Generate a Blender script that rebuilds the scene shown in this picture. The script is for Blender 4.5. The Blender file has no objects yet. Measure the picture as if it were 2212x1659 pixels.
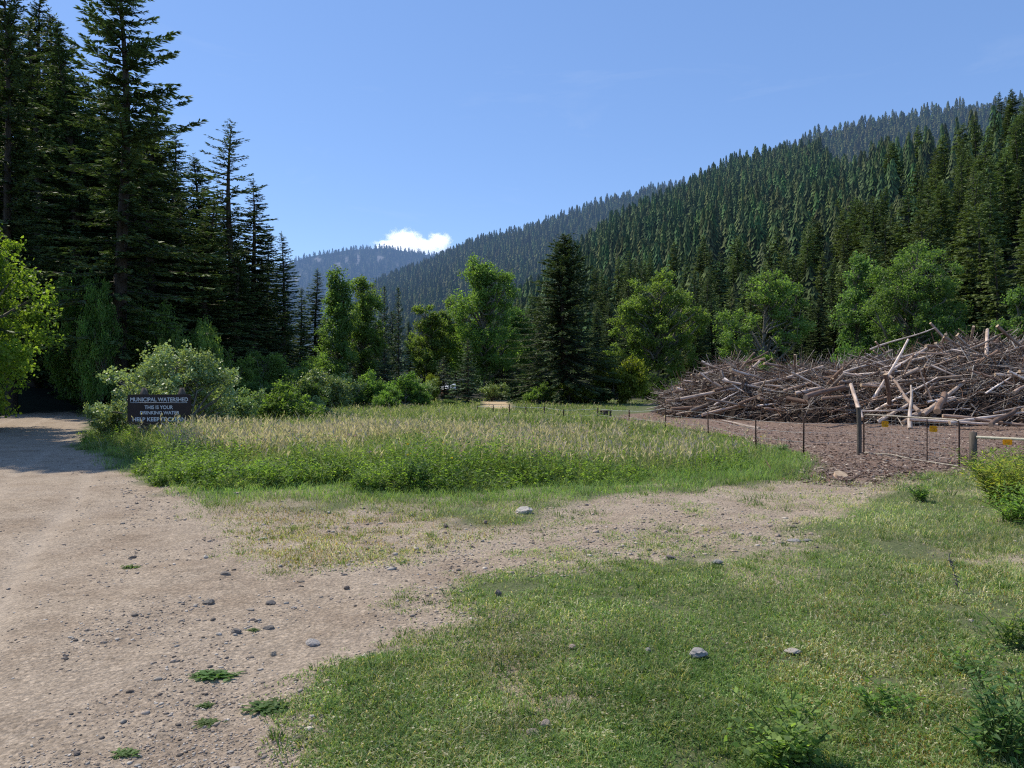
import bpy, math, random
import numpy as np
from mathutils import Vector, Matrix, Quaternion

random.seed(7)
RNG = np.random.default_rng(11)
scene = bpy.context.scene
COL = scene.collection
F, CX, CY, H = 1659.0, 1106.0, 829.5, 1.9      # lens in photo pixels, optical axis, eye height
PI = math.pi

# ------------------------------------------------------------------ geometry of the place
def G(x, y):
    """where the line of sight through a photo point meets the level valley floor"""
    Y = F * H / (y - CY)
    return ((x - CX) / F * Y, Y)

def P(x, y, Y):
    return Vector(((x - CX) / F * Y, Y, H + (CY - y) / F * Y))

def hash2(ix, iy, s):
    n = (ix.astype(np.int64) * 374761393 + iy.astype(np.int64) * 668265263 + s * 1274126177) & 0xFFFFFFFF
    n = ((n ^ (n >> 13)) * 1274126177) & 0xFFFFFFFF
    return ((n ^ (n >> 16)) & 0xFFFF) / 65535.0

def vnoise(x, y, s=0):
    x = np.asarray(x, float); y = np.asarray(y, float)
    ix, iy = np.floor(x), np.floor(y)
    fx, fy = x - ix, y - iy
    fx = fx * fx * (3 - 2 * fx); fy = fy * fy * (3 - 2 * fy)
    a = hash2(ix, iy, s); b = hash2(ix + 1, iy, s); c = hash2(ix, iy + 1, s); d = hash2(ix + 1, iy + 1, s)
    return (a * (1 - fx) + b * fx) * (1 - fy) + (c * (1 - fx) + d * fx) * fy

def fbm(x, y, s=0, o=4):
    t, amp, tot = 0, 1.0, 0
    for k in range(o):
        t = t + amp * vnoise(np.asarray(x) * 2 ** k, np.asarray(y) * 2 ** k, s + k * 17); tot += amp; amp *= .5
    return t / tot

def sstep(a, b, x):
    t = np.clip((x - a) / (b - a), 0, 1)
    return t * t * (3 - 2 * t)

def sdf(poly, X, Y):
    """signed distance to a polygon, negative inside"""
    X = np.asarray(X, float); Y = np.asarray(Y, float)
    d = np.full(X.shape, 1e18); inside = np.zeros(X.shape, bool)
    n = len(poly)
    for i in range(n):
        ax, ay = poly[i]; bx, by = poly[(i + 1) % n]
        ex, ey = bx - ax, by - ay
        t = np.clip(((X - ax) * ex + (Y - ay) * ey) / (ex * ex + ey * ey + 1e-12), 0, 1)
        d = np.minimum(d, (X - ax - t * ex) ** 2 + (Y - ay - t * ey) ** 2)
        if ay != by:
            c = ((ay > Y) != (by > Y)) & (X < ex * (Y - ay) / (by - ay) + ax)
            inside ^= c
    d = np.sqrt(d)
    return np.where(inside, -d, d)

DIRT = [(-30, -8), (2.4, -8), (1.2, 1.2)] + [G(*p) for p in [
    (900, 1800), (780, 1720), (705, 1620), (645, 1540), (690, 1470), (800, 1422), (960, 1395), (1055, 1350), (1020, 1312), (960, 1287),
    (1050, 1262), (1240, 1240), (1330, 1222), (1500, 1200), (1650, 1195), (1790, 1190), (1830, 1165), (1720, 1140),
    (1850, 1100), (1960, 1060), (1980, 1035), (1900, 1030), (1720, 1040), (1600, 1052), (1400, 1068), (1250, 1085),
    (1190, 1112), (1120, 1138), (1020, 1136), (940, 1124), (860, 1102), (640, 1100), (480, 1102), (410, 1082),
    (330, 1038), (220, 1000), (165, 960), (180, 920), (200, 897), (150, 888), (60, 893), (-100, 905), (-400, 925)]]
ROAD = [(-30, -8), (-1.4, -8), (-1.2, 1.2)] + [G(*p) for p in [
    (420, 1750), (440, 1500), (430, 1300), (420, 1180), (400, 1075), (330, 1038), (220, 1000), (165, 960), (180, 920), (200, 897),
    (150, 888), (60, 893), (-100, 905), (-400, 925)]]
TRACK = [G(*p) for p in [(1120, 1130), (1250, 1085), (1400, 1068), (1600, 1052), (1720, 1040), (1900, 1030), (2000, 1040), (1900, 1100), (1790, 1190), (1500, 1200),
                         (1240, 1240), (1100, 1230), (1000, 1180)]]
DRY = [G(*p) for p in [(450, 1080), (860, 1085), (950, 1108), (1130, 1125), (1130, 1170), (960, 1190), (900, 1215), (760, 1225), (600, 1240), (500, 1200), (440, 1110)]]
CHIP = [G(*p) for p in [(1300, 907), (1437, 925), (1530, 940), (1633, 962), (1740, 985), (1765, 1002), (1740, 1025), (1800, 1042), (1900, 1035), (2000, 1022),
                        (2075, 1012), (2110, 1003), (2300, 990)]] + [(26, 19), (60, 25), (60, 52), (12, 56), (7, 48)]
MEADOW = [G(*p) for p in [(225, 975), (300, 1002), (380, 1022), (470, 1042), (560, 1056), (640, 1050), (740, 1046), (880, 1062), (1000, 1058), (1100, 1050),
                          (1300, 1045), (1430, 1042), (1520, 1034), (1660, 1018), (1758, 1004), (1748, 986), (1645, 963), (1542, 936), (1437, 918),
                          (1290, 899), (1440, 866)]] + [(8, 96), (-30, 96), (-34, 60), (-28, 50), (-22.5, 42), (-16, 34)] + [G(205, 930), G(200, 955)]
FARPATH = [G(*p) for p in [(1050, 885), (1102, 885), (1096, 866), (1047, 865)]]

def ruts(X, Y):
    X = np.asarray(X, float); Y = np.asarray(Y, float)
    u = X + 2.4 + .49 * Y + (fbm(Y * .12, Y * 0 + 2, 45, 2) - .5) * .8
    g = sum(np.exp(-((u - c) / .17) ** 2) for c in (-.15, 1.45, -2.6, -4.2))
    return g * sstep(-.2, -.9, sdf(ROAD, X, Y)) * sstep(1, 4, Y) * (.5 + fbm(X * .4, Y * .4, 46, 2))

def ground_z(X, Y):
    X = np.asarray(X, float); Y = np.asarray(Y, float)
    z = (fbm(X * .9, Y * .9, 3, 4) - .5) * .09 + (fbm(X * .15, Y * .15, 5, 2) - .5) * .12
    fade = sstep(1.0, 3.0, np.hypot(X, Y)) * (1 - sstep(110, 160, np.hypot(X, Y)))
    d = sdf(DIRT, X, Y)
    return z * fade - .035 * sstep(.3, -.5, d) * fade - .028 * ruts(X, Y) * fade

def gz(x, y):
    return float(ground_z(np.array([x]), np.array([y]))[0])

# hills: for every bearing (tangent), foot distance, crest distance, photo height of the tree tops on the crest
class Hill:
    def __init__(self, rows, tree, pw=1.12, scale=1.0):
        r = np.array(rows, float)
        self.a = (r[:, 0] - CX) / F; self.yf = r[:, 1]; self.yc = r[:, 2]
        self.zc = H + (CY - r[:, 3]) / F * r[:, 2] - tree * .93
        self.pw = pw
    def par(self, X, Y):
        a = X / np.maximum(Y, 1e-3)
        yf = np.interp(a, self.a, self.yf); yc = np.interp(a, self.a, self.yc); zc = np.interp(a, self.a, self.zc)
        return a, yf, yc, zc, (Y - yf) / (yc - yf)
    def z(self, X, Y):
        X = np.asarray(X, float); Y = np.asarray(Y, float)
        a, yf, yc, zc, t = self.par(X, Y)
        up = zc * np.clip(t, 0, 1) ** self.pw
        dn = zc * (1 - .9 * (np.clip(t, 1, 3) - 1))
        z = np.where(t <= 1, up, dn)
        rough = (fbm(X / 40, Y / 40, 9, 3) - .5) * np.minimum(zc * .05, 8) * np.clip(t, 0, 1) * np.clip(1.2 - t, 0, 1) * 2
        return np.where(t < 0, -1.0 + t, z + rough)

HILL_NEAR = Hill([(1020, 190, 420, 700), (1100, 160, 440, 640), (1180, 140, 480, 580), (1290, 125, 520, 488), (1380, 115, 560, 430), (1480, 108, 600, 390),
                  (1600, 102, 610, 330), (1700, 98, 600, 302), (1760, 95, 540, 296), (1820, 92, 430, 343), (1906, 88, 345, 322), (1992, 82, 305, 309),
                  (2120, 76, 275, 275), (2212, 70, 255, 240), (2400, 62, 235, 170), (2750, 54, 220, 60), (3200, 48, 210, 0)], 15)
HILL_BACK = Hill([(1500, 500, 1100, 420), (1640, 480, 1100, 330), (1700, 480, 1100, 298), (1760, 480, 1100, 270), (1830, 480, 1100, 252), (1950, 480, 1100, 232),
                  (2070, 480, 1100, 212), (2212, 480, 1100, 197), (2500, 480, 1100, 165), (2900, 480, 1100, 140)], 20)
RIDGE = Hill([(560, 800, 1500, 800), (700, 650, 1500, 700), (780, 560, 1500, 632), (820, 520, 1500, 592), (945, 500, 1500, 545), (1010, 500, 1500, 512), (1100, 500, 1500, 488),
              (1200, 500, 1500, 460), (1290, 500, 1500, 428), (1370, 500, 1500, 403), (1450, 500, 1500, 388), (1600, 500, 1500, 360), (1800, 500, 1500, 330)], 19)
MOUNT = Hill([(200, 1500, 3000, 660), (420, 1500, 3000, 620), (560, 1500, 3000, 590), (630, 1500, 3000, 557), (680, 1500, 3000, 543), (760, 1500, 3000, 530), (830, 1500, 3000, 527), (900, 1500, 3000, 537),
              (950, 1500, 3000, 546), (1100, 1500, 3000, 566), (1300, 1500, 3000, 600)], 18)
HILL_LEFT = Hill([(-3200, 26, 140, -500), (-1500, 30, 150, -200), (-900, 34, 170, 40), (-400, 42, 190, 200), (0, 50, 200, 360), (330, 62, 200, 560), (520, 78, 190, 680), (640, 100, 180, 790), (720, 120, 170, 832)], 0)

def left_z(x, y):
    g = gz(x, y)
    if y > 1 and (x / y) < (720 - CX) / F:
        return max(g, float(HILL_LEFT.z(np.array([x]), np.array([y]))[0]))
    return g

# ------------------------------------------------------------------ mesh helpers
def mesh_np(name, V, faces, attrs=None, mats=None, midx=None, smooth=False):
    """faces: list of int arrays (n,3) / (n,4); attrs: name -> (nverts,4) colour or (nverts,) float"""
    me = bpy.data.meshes.new(name)
    V = np.asarray(V, np.float32)
    faces = [np.asarray(f, np.int32) for f in faces if len(f)]
    nl = sum(f.size for f in faces); nf = sum(len(f) for f in faces)
    me.vertices.add(len(V)); me.loops.add(nl); me.polygons.add(nf)
    me.vertices.foreach_set('co', V.ravel())
    me.loops.foreach_set('vertex_index', np.concatenate([f.ravel() for f in faces]))
    tot = np.concatenate([np.full(len(f), f.shape[1], np.int32) for f in faces])
    st = np.zeros(nf, np.int32); st[1:] = np.cumsum(tot)[:-1]
    me.polygons.foreach_set('loop_start', st)
    me.polygons.foreach_set('loop_total', tot)
    for k, a in (attrs or {}).items():
        a = np.asarray(a, np.float32)
        if a.ndim == 2:
            if a.shape[1] == 3: a = np.concatenate([a, np.ones((len(a), 1), np.float32)], 1)
            at = me.attributes.new(k, 'FLOAT_COLOR', 'POINT'); at.data.foreach_set('color', a.ravel())
        else:
            at = me.attributes.new(k, 'FLOAT', 'POINT'); at.data.foreach_set('value', a)
    for m in (mats or []): me.materials.append(m)
    if midx is not None: me.polygons.foreach_set('material_index', np.asarray(midx, np.int32))
    if smooth: me.polygons.foreach_set('use_smooth', np.ones(nf, bool))
    me.update(calc_edges=True); me.validate()
    return me

def obj(name, me, parent=None):
    o = bpy.data.objects.new(name, me); COL.objects.link(o)
    if parent: o.parent = parent
    return o

def tag(o, label=None, cat=None, group=None, kind=None):
    if label: o['label'] = label
    if cat: o['category'] = cat
    if group: o['group'] = group
    if kind: o['kind'] = kind
    return o

def empty(name, loc=(0, 0, 0), rz=0.0, scale=(1, 1, 1)):
    o = bpy.data.objects.new(name, None); COL.objects.link(o)
    o.location = loc; o.rotation_euler = (0, 0, rz); o.scale = scale
    o.empty_display_size = .2
    return o

class Soup:
    """collects pieces with a colour per vertex and builds one mesh"""
    def __init__(self): self.V = []; self.Q = []; self.T = []; self.C = []; self.n = 0; self.qm = []; self.tm = []
    def add(self, V, quads=None, tris=None, col=None, m=0):
        V = np.asarray(V, np.float32).reshape(-1, 3)
        if quads is not None and len(quads): self.Q.append(np.asarray(quads, np.int32) + self.n); self.qm.append(np.full(len(quads), m))
        if tris is not None and len(tris): self.T.append(np.asarray(tris, np.int32) + self.n); self.tm.append(np.full(len(tris), m))
        if col is None: col = (1, 1, 1)
        c = np.asarray(col, np.float32)
        if c.ndim == 1: c = np.tile(c[:3], (len(V), 1))
        self.C.append(c[:, :3]); self.V.append(V); self.n += len(V)
    def mesh(self, name, mats, smooth=False):
        faces, mi = [], []
        if self.Q: faces.append(np.concatenate(self.Q)); mi.append(np.concatenate(self.qm))
        if self.T: faces.append(np.concatenate(self.T)); mi.append(np.concatenate(self.tm))
        return mesh_np(name, np.concatenate(self.V), faces, {'col': np.concatenate(self.C)}, mats, np.concatenate(mi), smooth)
    # tapered tube through points
    def tube(self, pts, rad, sides=6, col=None, cap=True, m=0, capm=None, jit=0.0):
        pts = np.asarray(pts, float); n = len(pts)
        rad = np.broadcast_to(np.asarray(rad, float), (n,))
        tan = np.gradient(pts, axis=0)
        tan /= np.linalg.norm(tan, axis=1, keepdims=True) + 1e-9
        ref = np.array([0, 0, 1.0]) if abs(tan[0][2]) < .9 else np.array([1.0, 0, 0])
        u = np.cross(tan, ref); u /= np.linalg.norm(u, axis=1, keepdims=True) + 1e-9
        v = np.cross(tan, u)
        th = np.arange(sides) / sides * 2 * PI
        rr = rad[:, None] * (1 + (RNG.random((n, sides)) - .5) * jit)
        ring = pts[:, None, :] + rr[..., None] * (np.cos(th)[None, :, None] * u[:, None, :] + np.sin(th)[None, :, None] * v[:, None, :])
        V = ring.reshape(-1, 3)
        i = np.arange(n - 1)[:, None] * sides; k = np.arange(sides)[None, :]; k2 = (k + 1) % sides
        q = np.stack([i + k, i + k2, i + sides + k2, i + sides + k], -1).reshape(-1, 4)
        self.add(V, quads=q, col=col, m=m)
        if cap and sides >= 3:
            for e, ctr in ((0, pts[0]), (n - 1, pts[-1])):
                R = ring[e]; Vc = np.concatenate([R, ctr[None]])
                a = np.arange(sides); b = (a + 1) % sides
                t = np.stack([a, b, np.full(sides, sides)], 1) if e else np.stack([b, a, np.full(sides, sides)], 1)
                self.add(Vc, tris=t, col=col, m=m if capm is None else capm)
    def box(self, lo, hi, col=None, m=0, rot=None, org=None):
        x0, y0, z0 = lo; x1, y1, z1 = hi
        V = np.array([(x0, y0, z0), (x1, y0, z0), (x1, y1, z0), (x0, y1, z0), (x0, y0, z1), (x1, y0, z1), (x1, y1, z1), (x0, y1, z1)], float)
        if rot is not None: V = V @ np.array(rot).T
        if org is not None: V = V + np.array(org)
        self.add(V, quads=[(0, 3, 2, 1), (4, 5, 6, 7), (0, 1, 5, 4), (1, 2, 6, 5), (2, 3, 7, 6), (3, 0, 4, 7)], col=col, m=m)

def unit(v): return v / (np.linalg.norm(v, axis=-1, keepdims=True) + 1e-9)

def leaf_quads(ctr, axis, side, ln, wd, col):
    """diamond leaves: base, left, tip, right"""
    a = axis * ln[:, None]; s = side * (wd[:, None] * .5)
    V = np.stack([ctr, ctr + a * .45 + s, ctr + a, ctr + a * .45 - s], 1).reshape(-1, 3)
    q = np.arange(len(ctr) * 4).reshape(-1, 4)
    return V, q, np.repeat(col, 4, axis=0)

def rand_unit(n):
    v = RNG.normal(size=(n, 3)); return unit(v)

# ------------------------------------------------------------------ materials
def new_mat(name):
    m = bpy.data.materials.new(name); m.use_nodes = True
    nt = m.node_tree; nt.nodes.clear()
    return m, nt, nt.nodes.new('ShaderNodeOutputMaterial')

def N(nt, t, **kw):
    n = nt.nodes.new(t)
    for k, v in kw.items():
        if k in n.inputs.keys(): n.inputs[k].default_value = v
        else: setattr(n, k, v)
    return n

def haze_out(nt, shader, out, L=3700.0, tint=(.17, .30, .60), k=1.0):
    """haze painted into the surface as a bluish glow: grows with distance from the valley mouth (world position)"""
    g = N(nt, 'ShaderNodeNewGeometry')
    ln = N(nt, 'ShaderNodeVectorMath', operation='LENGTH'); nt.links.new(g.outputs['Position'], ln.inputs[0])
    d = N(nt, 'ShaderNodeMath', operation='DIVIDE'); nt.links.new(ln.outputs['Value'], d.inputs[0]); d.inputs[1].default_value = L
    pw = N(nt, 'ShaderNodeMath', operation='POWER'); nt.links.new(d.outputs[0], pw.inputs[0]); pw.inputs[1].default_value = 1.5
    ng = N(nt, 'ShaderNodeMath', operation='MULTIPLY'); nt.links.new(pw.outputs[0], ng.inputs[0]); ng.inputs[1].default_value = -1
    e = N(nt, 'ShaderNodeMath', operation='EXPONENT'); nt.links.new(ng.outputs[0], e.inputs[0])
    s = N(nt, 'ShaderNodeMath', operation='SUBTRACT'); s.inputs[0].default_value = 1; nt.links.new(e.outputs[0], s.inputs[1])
    em = N(nt, 'ShaderNodeEmission'); em.inputs['Color'].default_value = (*tint, 1); em.inputs['Strength'].default_value = k  # bluish glow of the surface itself stands in for hazy air
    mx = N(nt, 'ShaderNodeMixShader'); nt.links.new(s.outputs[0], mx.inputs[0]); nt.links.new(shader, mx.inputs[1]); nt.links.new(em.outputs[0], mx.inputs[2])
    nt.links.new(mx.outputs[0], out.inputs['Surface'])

def leaf_mat(name, trans=.35, rough=.55, spec=.35, vary=.25, haze=False, tcol=(1.1, 1.2, .5), hue=.03):
    m, nt, out = new_mat(name)
    at = N(nt, 'ShaderNodeAttribute', attribute_name='col')
    oi = N(nt, 'ShaderNodeObjectInfo')
    hs = N(nt, 'ShaderNodeHueSaturation')
    mr = N(nt, 'ShaderNodeMapRange'); mr.inputs['To Min'].default_value = 1 - vary; mr.inputs['To Max'].default_value = 1 + vary
    nt.links.new(oi.outputs['Random'], mr.inputs['Value']); nt.links.new(mr.outputs[0], hs.inputs['Value'])
    m2 = N(nt, 'ShaderNodeMath', operation='MULTIPLY'); m2.inputs[1].default_value = 7.31; nt.links.new(oi.outputs['Random'], m2.inputs[0])
    fr = N(nt, 'ShaderNodeMath', operation='FRACT'); nt.links.new(m2.outputs[0], fr.inputs[0])
    mh = N(nt, 'ShaderNodeMapRange'); mh.inputs['To Min'].default_value = .5 - hue; mh.inputs['To Max'].default_value = .5 + hue
    nt.links.new(fr.outputs[0], mh.inputs['Value']); nt.links.new(mh.outputs[0], hs.inputs['Hue'])
    nt.links.new(at.outputs['Color'], hs.inputs['Color'])
    p = N(nt, 'ShaderNodeBsdfPrincipled'); p.inputs['Roughness'].default_value = rough; p.inputs['Specular IOR Level'].default_value = spec
    nt.links.new(hs.outputs[0], p.inputs['Base Color'])
    sh = p.outputs[0]
    if trans > 0:
        tr = N(nt, 'ShaderNodeBsdfTranslucent')
        mu = N(nt, 'ShaderNodeMix', data_type='RGBA', blend_type='MULTIPLY'); mu.inputs[0].default_value = 1
        nt.links.new(hs.outputs[0], mu.inputs[6]); mu.inputs[7].default_value = (*[c * 1.3 for c in tcol], 1)
        nt.links.new(mu.outputs[2], tr.inputs['Color'])
        mx = N(nt, 'ShaderNodeMixShader'); mx.inputs[0].default_value = trans
        nt.links.new(p.outputs[0], mx.inputs[1]); nt.links.new(tr.outputs[0], mx.inputs[2]); sh = mx.outputs[0]
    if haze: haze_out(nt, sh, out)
    else: nt.links.new(sh, out.inputs['Surface'])
    return m

def surf_mat(name, c1, c2, scale=8.0, rough=.8, bump=.3, stretch=(1, 1, 1), attr=False, metal=0.0, spec=.3, detail=6.0, obj_vary=0.0):
    m, nt, out = new_mat(name)
    tc = N(nt, 'ShaderNodeTexCoord'); mp = N(nt, 'ShaderNodeMapping'); mp.inputs['Scale'].default_value = stretch
    nt.links.new(tc.outputs['Object'], mp.inputs['Vector'])
    no = N(nt, 'ShaderNodeTexNoise'); no.inputs['Scale'].default_value = scale; no.inputs['Detail'].default_value = detail; no.inputs['Roughness'].default_value = .65
    nt.links.new(mp.outputs[0], no.inputs['Vector'])
    cr = N(nt, 'ShaderNodeValToRGB'); cr.color_ramp.elements[0].color = (*c1, 1); cr.color_ramp.elements[1].color = (*c2, 1)
    cr.color_ramp.elements[0].position = .32; cr.color_ramp.elements[1].position = .68
    nt.links.new(no.outputs['Fac'], cr.inputs[0])
    colr = cr.outputs[0]
    if attr:
        at = N(nt, 'ShaderNodeAttribute', attribute_name='col')
        mu = N(nt, 'ShaderNodeMix', data_type='RGBA', blend_type='MULTIPLY'); mu.inputs[0].default_value = 1
        nt.links.new(colr, mu.inputs[6]); nt.links.new(at.outputs['Color'], mu.inputs[7]); colr = mu.outputs[2]
    if obj_vary:
        oi = N(nt, 'ShaderNodeObjectInfo'); hs = N(nt, 'ShaderNodeHueSaturation')
        mr = N(nt, 'ShaderNodeMapRange'); mr.inputs['To Min'].default_value = 1 - obj_vary; mr.inputs['To Max'].default_value = 1 + obj_vary
        nt.links.new(oi.outputs['Random'], mr.inputs['Value']); nt.links.new(mr.outputs[0], hs.inputs['Value'])
        nt.links.new(colr, hs.inputs['Color']); colr = hs.outputs[0]
    p = N(nt, 'ShaderNodeBsdfPrincipled'); p.inputs['Roughness'].default_value = rough; p.inputs['Metallic'].default_value = metal
    p.inputs['Specular IOR Level'].default_value = spec
    nt.links.new(colr, p.inputs['Base Color'])
    if bump:
        b = N(nt, 'ShaderNodeBump'); b.inputs['Strength'].default_value = bump; b.inputs['Distance'].default_value = .02
        nt.links.new(no.outputs['Fac'], b.inputs['Height']); nt.links.new(b.outputs[0], p.inputs['Normal'])
    nt.links.new(p.outputs[0], out.inputs['Surface'])
    return m

M = {}
M['needle'] = leaf_mat('fir_needles', trans=.16, rough=.6, spec=.2, vary=.36, tcol=(1.1, 1.2, .5), hue=.015)
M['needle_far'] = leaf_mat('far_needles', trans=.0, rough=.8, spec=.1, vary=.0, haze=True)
M['leaf'] = leaf_mat('broad_leaves', trans=.52, rough=.55, spec=.22, vary=.15, hue=.014)
M['willow'] = leaf_mat('willow_leaves', trans=.34, rough=.45, spec=.4, vary=.12, hue=.012, tcol=(1.15, 1.1, .5))
M['grass'] = leaf_mat('grass_blades', trans=.45, rough=.6, spec=.15, vary=0, hue=0, tcol=(1.0, 1.12, .62))
M['lawn'] = leaf_mat('lawn_blades', trans=.42, rough=.6, spec=.15, vary=0, hue=0, tcol=(1.15, 1.1, .5))
M['bark'] = surf_mat('conifer_bark', (.035, .026, .02), (.1, .08, .065), 3, .9, .6, (4, 4, .6))
M['bark_pale'] = surf_mat('cottonwood_bark', (.09, .08, .065), (.26, .24, .2), 3, .9, .5, (4, 4, .7))
M['log'] = surf_mat('weathered_log', (.24, .185, .15), (.76, .66, .58), 9, .85, .5, (1.0, 1.0, .25), attr=True, obj_vary=.5)
M['cut'] = surf_mat('cut_wood', (.36, .25, .16), (.56, .42, .28), 12, .8, .2)
M['debris'] = surf_mat('brush_debris', (.5, .5, .5), (1, 1, 1), 6, .95, .0, attr=True)
M['sign'] = surf_mat('brown_sign_paint', (.018, .010, .008), (.032, .018, .015), 5, .5, .1)
M['letter'] = surf_mat('sign_letters', (.5, .5, .5), (.68, .68, .67), 30, .6, .0)
M['post'] = surf_mat('weathered_post', (.05, .042, .035), (.15, .125, .10), 6, .9, .5, (6, 6, .6))
M['iron'] = surf_mat('rusty_steel', (.035, .02, .014), (.09, .05, .035), 30, .7, .1, metal=.2)
M['galv'] = surf_mat('old_gate_tube', (.22, .19, .15), (.42, .37, .3), 14, .55, .05, metal=.3)
M['wire'] = surf_mat('fence_wire', (.3, .3, .29), (.5, .5, .48), 10, .5, 0, metal=.3)
M['tape'] = surf_mat('white_fence_tape', (.36, .4, .36), (.52, .56, .52), 10, .6, 0)
M['yellow'] = surf_mat('yellow_tag_paint', (.75, .42, .012), (.88, .54, .025), 8, .5, .05)
def thin_tag(m, tcol):
    nt = m.node_tree; p = nt.nodes['Principled BSDF']; out = [n for n in nt.nodes if n.type == 'OUTPUT_MATERIAL'][0]
    t = N(nt, 'ShaderNodeBsdfTranslucent'); t.inputs['Color'].default_value = (*tcol, 1); mx = N(nt, 'ShaderNodeMixShader'); mx.inputs[0].default_value = .5
    nt.links.new(p.outputs[0], mx.inputs[1]); nt.links.new(t.outputs[0], mx.inputs[2]); nt.links.new(mx.outputs[0], out.inputs['Surface'])
thin_tag(M['yellow'], (.9, .52, .02))
M['ink'] = surf_mat('dark_print', (.05, .04, .02), (.12, .08, .03), 20, .7, 0)
M['whitepipe'] = surf_mat('white_pipe_paint', (.45, .40, .28), (.66, .60, .44), 12, .5, .05)
M['roof'] = surf_mat('metal_roof', (.45, .48, .52), (.6, .63, .68), 4, .45, .05, (8, .3, 1), metal=.1)
M['redwall'] = surf_mat('brown_wall', (.12, .06, .045), (.2, .1, .075), 5, .9, .2)
M['rock'] = surf_mat('field_stone', (.16, .145, .13), (.40, .375, .35), 14, .9, .5, attr=True)
M['chip'] = surf_mat('wood_chips', (.8, .8, .8), (1, 1, 1), 10, .9, 0, attr=True)

def ground_mat():
    m, nt, out = new_mat('valley_ground')
    g = N(nt, 'ShaderNodeNewGeometry')
    def noise(s, d=6, r=.6, st=(1, 1, 1)):
        mp = N(nt, 'ShaderNodeMapping'); mp.inputs['Scale'].default_value = st; nt.links.new(g.outputs['Position'], mp.inputs['Vector'])
        n = N(nt, 'ShaderNodeTexNoise'); n.inputs['Scale'].default_value = s; n.inputs['Detail'].default_value = d; n.inputs['Roughness'].default_value = r
        nt.links.new(mp.outputs[0], n.inputs['Vector']); return n.outputs['Fac']
    def ramp(f, cs):
        r = N(nt, 'ShaderNodeValToRGB'); e = r.color_ramp.elements
        e[0].position, e[0].color = cs[0][0], (*cs[0][1], 1); e[1].position, e[1].color = cs[-1][0], (*cs[-1][1], 1)
        for p_, c in cs[1:-1]: k = e.new(p_); k.color = (*c, 1)
        nt.links.new(f, r.inputs[0]); return r.outputs[0]
    def mix(f, a, b, mode='MIX'):
        x = N(nt, 'ShaderNodeMix', data_type='RGBA', blend_type=mode)
        if isinstance(f, float): x.inputs[0].default_value = f
        else: nt.links.new(f, x.inputs[0])
        for i, v in ((6, a), (7, b)):
            if isinstance(v, tuple): x.inputs[i].default_value = (*v, 1)
            else: nt.links.new(v, x.inputs[i])
        return x.outputs[2]
    def attr(nm):
        a = N(nt, 'ShaderNodeAttribute', attribute_name=nm); return a.outputs['Fac']
    fine = noise(38, 8, .75); mid = noise(5, 6, .65); big = noise(.7, 4, .6)
    soil = ramp(fine, [(.27, (.12, .09, .063)), (.48, (.36, .282, .205)), (.74, (.57, .46, .345))])
    soil = mix(.55, soil, ramp(mid, [(.35, (.265, .205, .148)), (.65, (.48, .382, .283))]))
    soil = mix(ramp(big, [(.35, (.0, .0, .0)), (.65, (.5, .5, .5))]), soil, (.42, .342, .265))
    vor = N(nt, 'ShaderNodeTexVoronoi'); vor.inputs['Scale'].default_value = 24; nt.links.new(g.outputs['Position'], vor.inputs['Vector'])
    gr = ramp(vor.outputs['Distance'], [(.1, (1.15, 1.15, 1.15)), (.55, (.78, .78, .78))])
    soil = mix(.5, soil, mix(1.0, soil, gr, 'MULTIPLY'))
    for sc_, lo_, hi_, am_ in ((75, .5, 1.4, .55), (33, .6, 1.3, .35)):  # light and dark speckle of sunlit grit, put into the soil colour
        v2 = N(nt, 'ShaderNodeTexVoronoi'); v2.inputs['Scale'].default_value = sc_; nt.links.new(g.outputs['Position'], v2.inputs['Vector'])
        bw = N(nt, 'ShaderNodeRGBToBW'); nt.links.new(v2.outputs['Color'], bw.inputs[0])
        soil = mix(am_, soil, mix(1.0, soil, ramp(bw.outputs[0], [(.15, (lo_,) * 3), (.5, (.95, .95, .95)), (.85, (hi_,) * 3)]), 'MULTIPLY'))
    turf = ramp(fine, [(.3, (.06, .08, .03)), (.6, (.15, .17, .075)), (.78, (.30, .27, .16))])
    turf = mix(.4, turf, ramp(mid, [(.35, (.06, .075, .032)), (.65, (.13, .13, .06))]))
    chip = ramp(noise(26, 8, .8, (1, 1.6, 1)), [(.3, (.07, .044, .033)), (.5, (.20, .135, .10)), (.7, (.38, .28, .215))])
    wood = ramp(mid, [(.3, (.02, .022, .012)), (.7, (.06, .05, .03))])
    soil = mix(ramp(noise(.9, 6, .7), [(.46, (0, 0, 0)), (.66, (.55, .55, .55))]), soil, mix(1.0, soil, (.60, .54, .50), 'MULTIPLY'))
    ml = N(nt, 'ShaderNodeMath', operation='MULTIPLY'); nt.links.new(attr('rut'), ml.inputs[0]); ml.inputs[1].default_value = .3
    soil = mix(ml.outputs[0], soil, (.50, .415, .325))
    c = mix(attr('dirt'), turf, soil)
    c = mix(attr('chip'), c, chip)
    c = mix(attr('sand'), c, (.48, .36, .22))
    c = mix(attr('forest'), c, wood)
    p = N(nt, 'ShaderNodeBsdfPrincipled'); p.inputs['Roughness'].default_value = .95; p.inputs['Specular IOR Level'].default_value = .15
    nt.links.new(c, p.inputs['Base Color'])
    ad = N(nt, 'ShaderNodeMath', operation='ADD'); nt.links.new(fine, ad.inputs[0]); nt.links.new(vor.outputs['Distance'], ad.inputs[1])
    ad2 = N(nt, 'ShaderNodeMath', operation='ADD'); nt.links.new(ad.outputs[0], ad2.inputs[0]); nt.links.new(mid, ad2.inputs[1])
    b = N(nt, 'ShaderNodeBump'); b.inputs['Strength'].default_value = .6; b.inputs['Distance'].default_value = .03
    nt.links.new(ad2.outputs[0], b.inputs['Height']); nt.links.new(b.outputs[0], p.inputs['Normal'])
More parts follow.
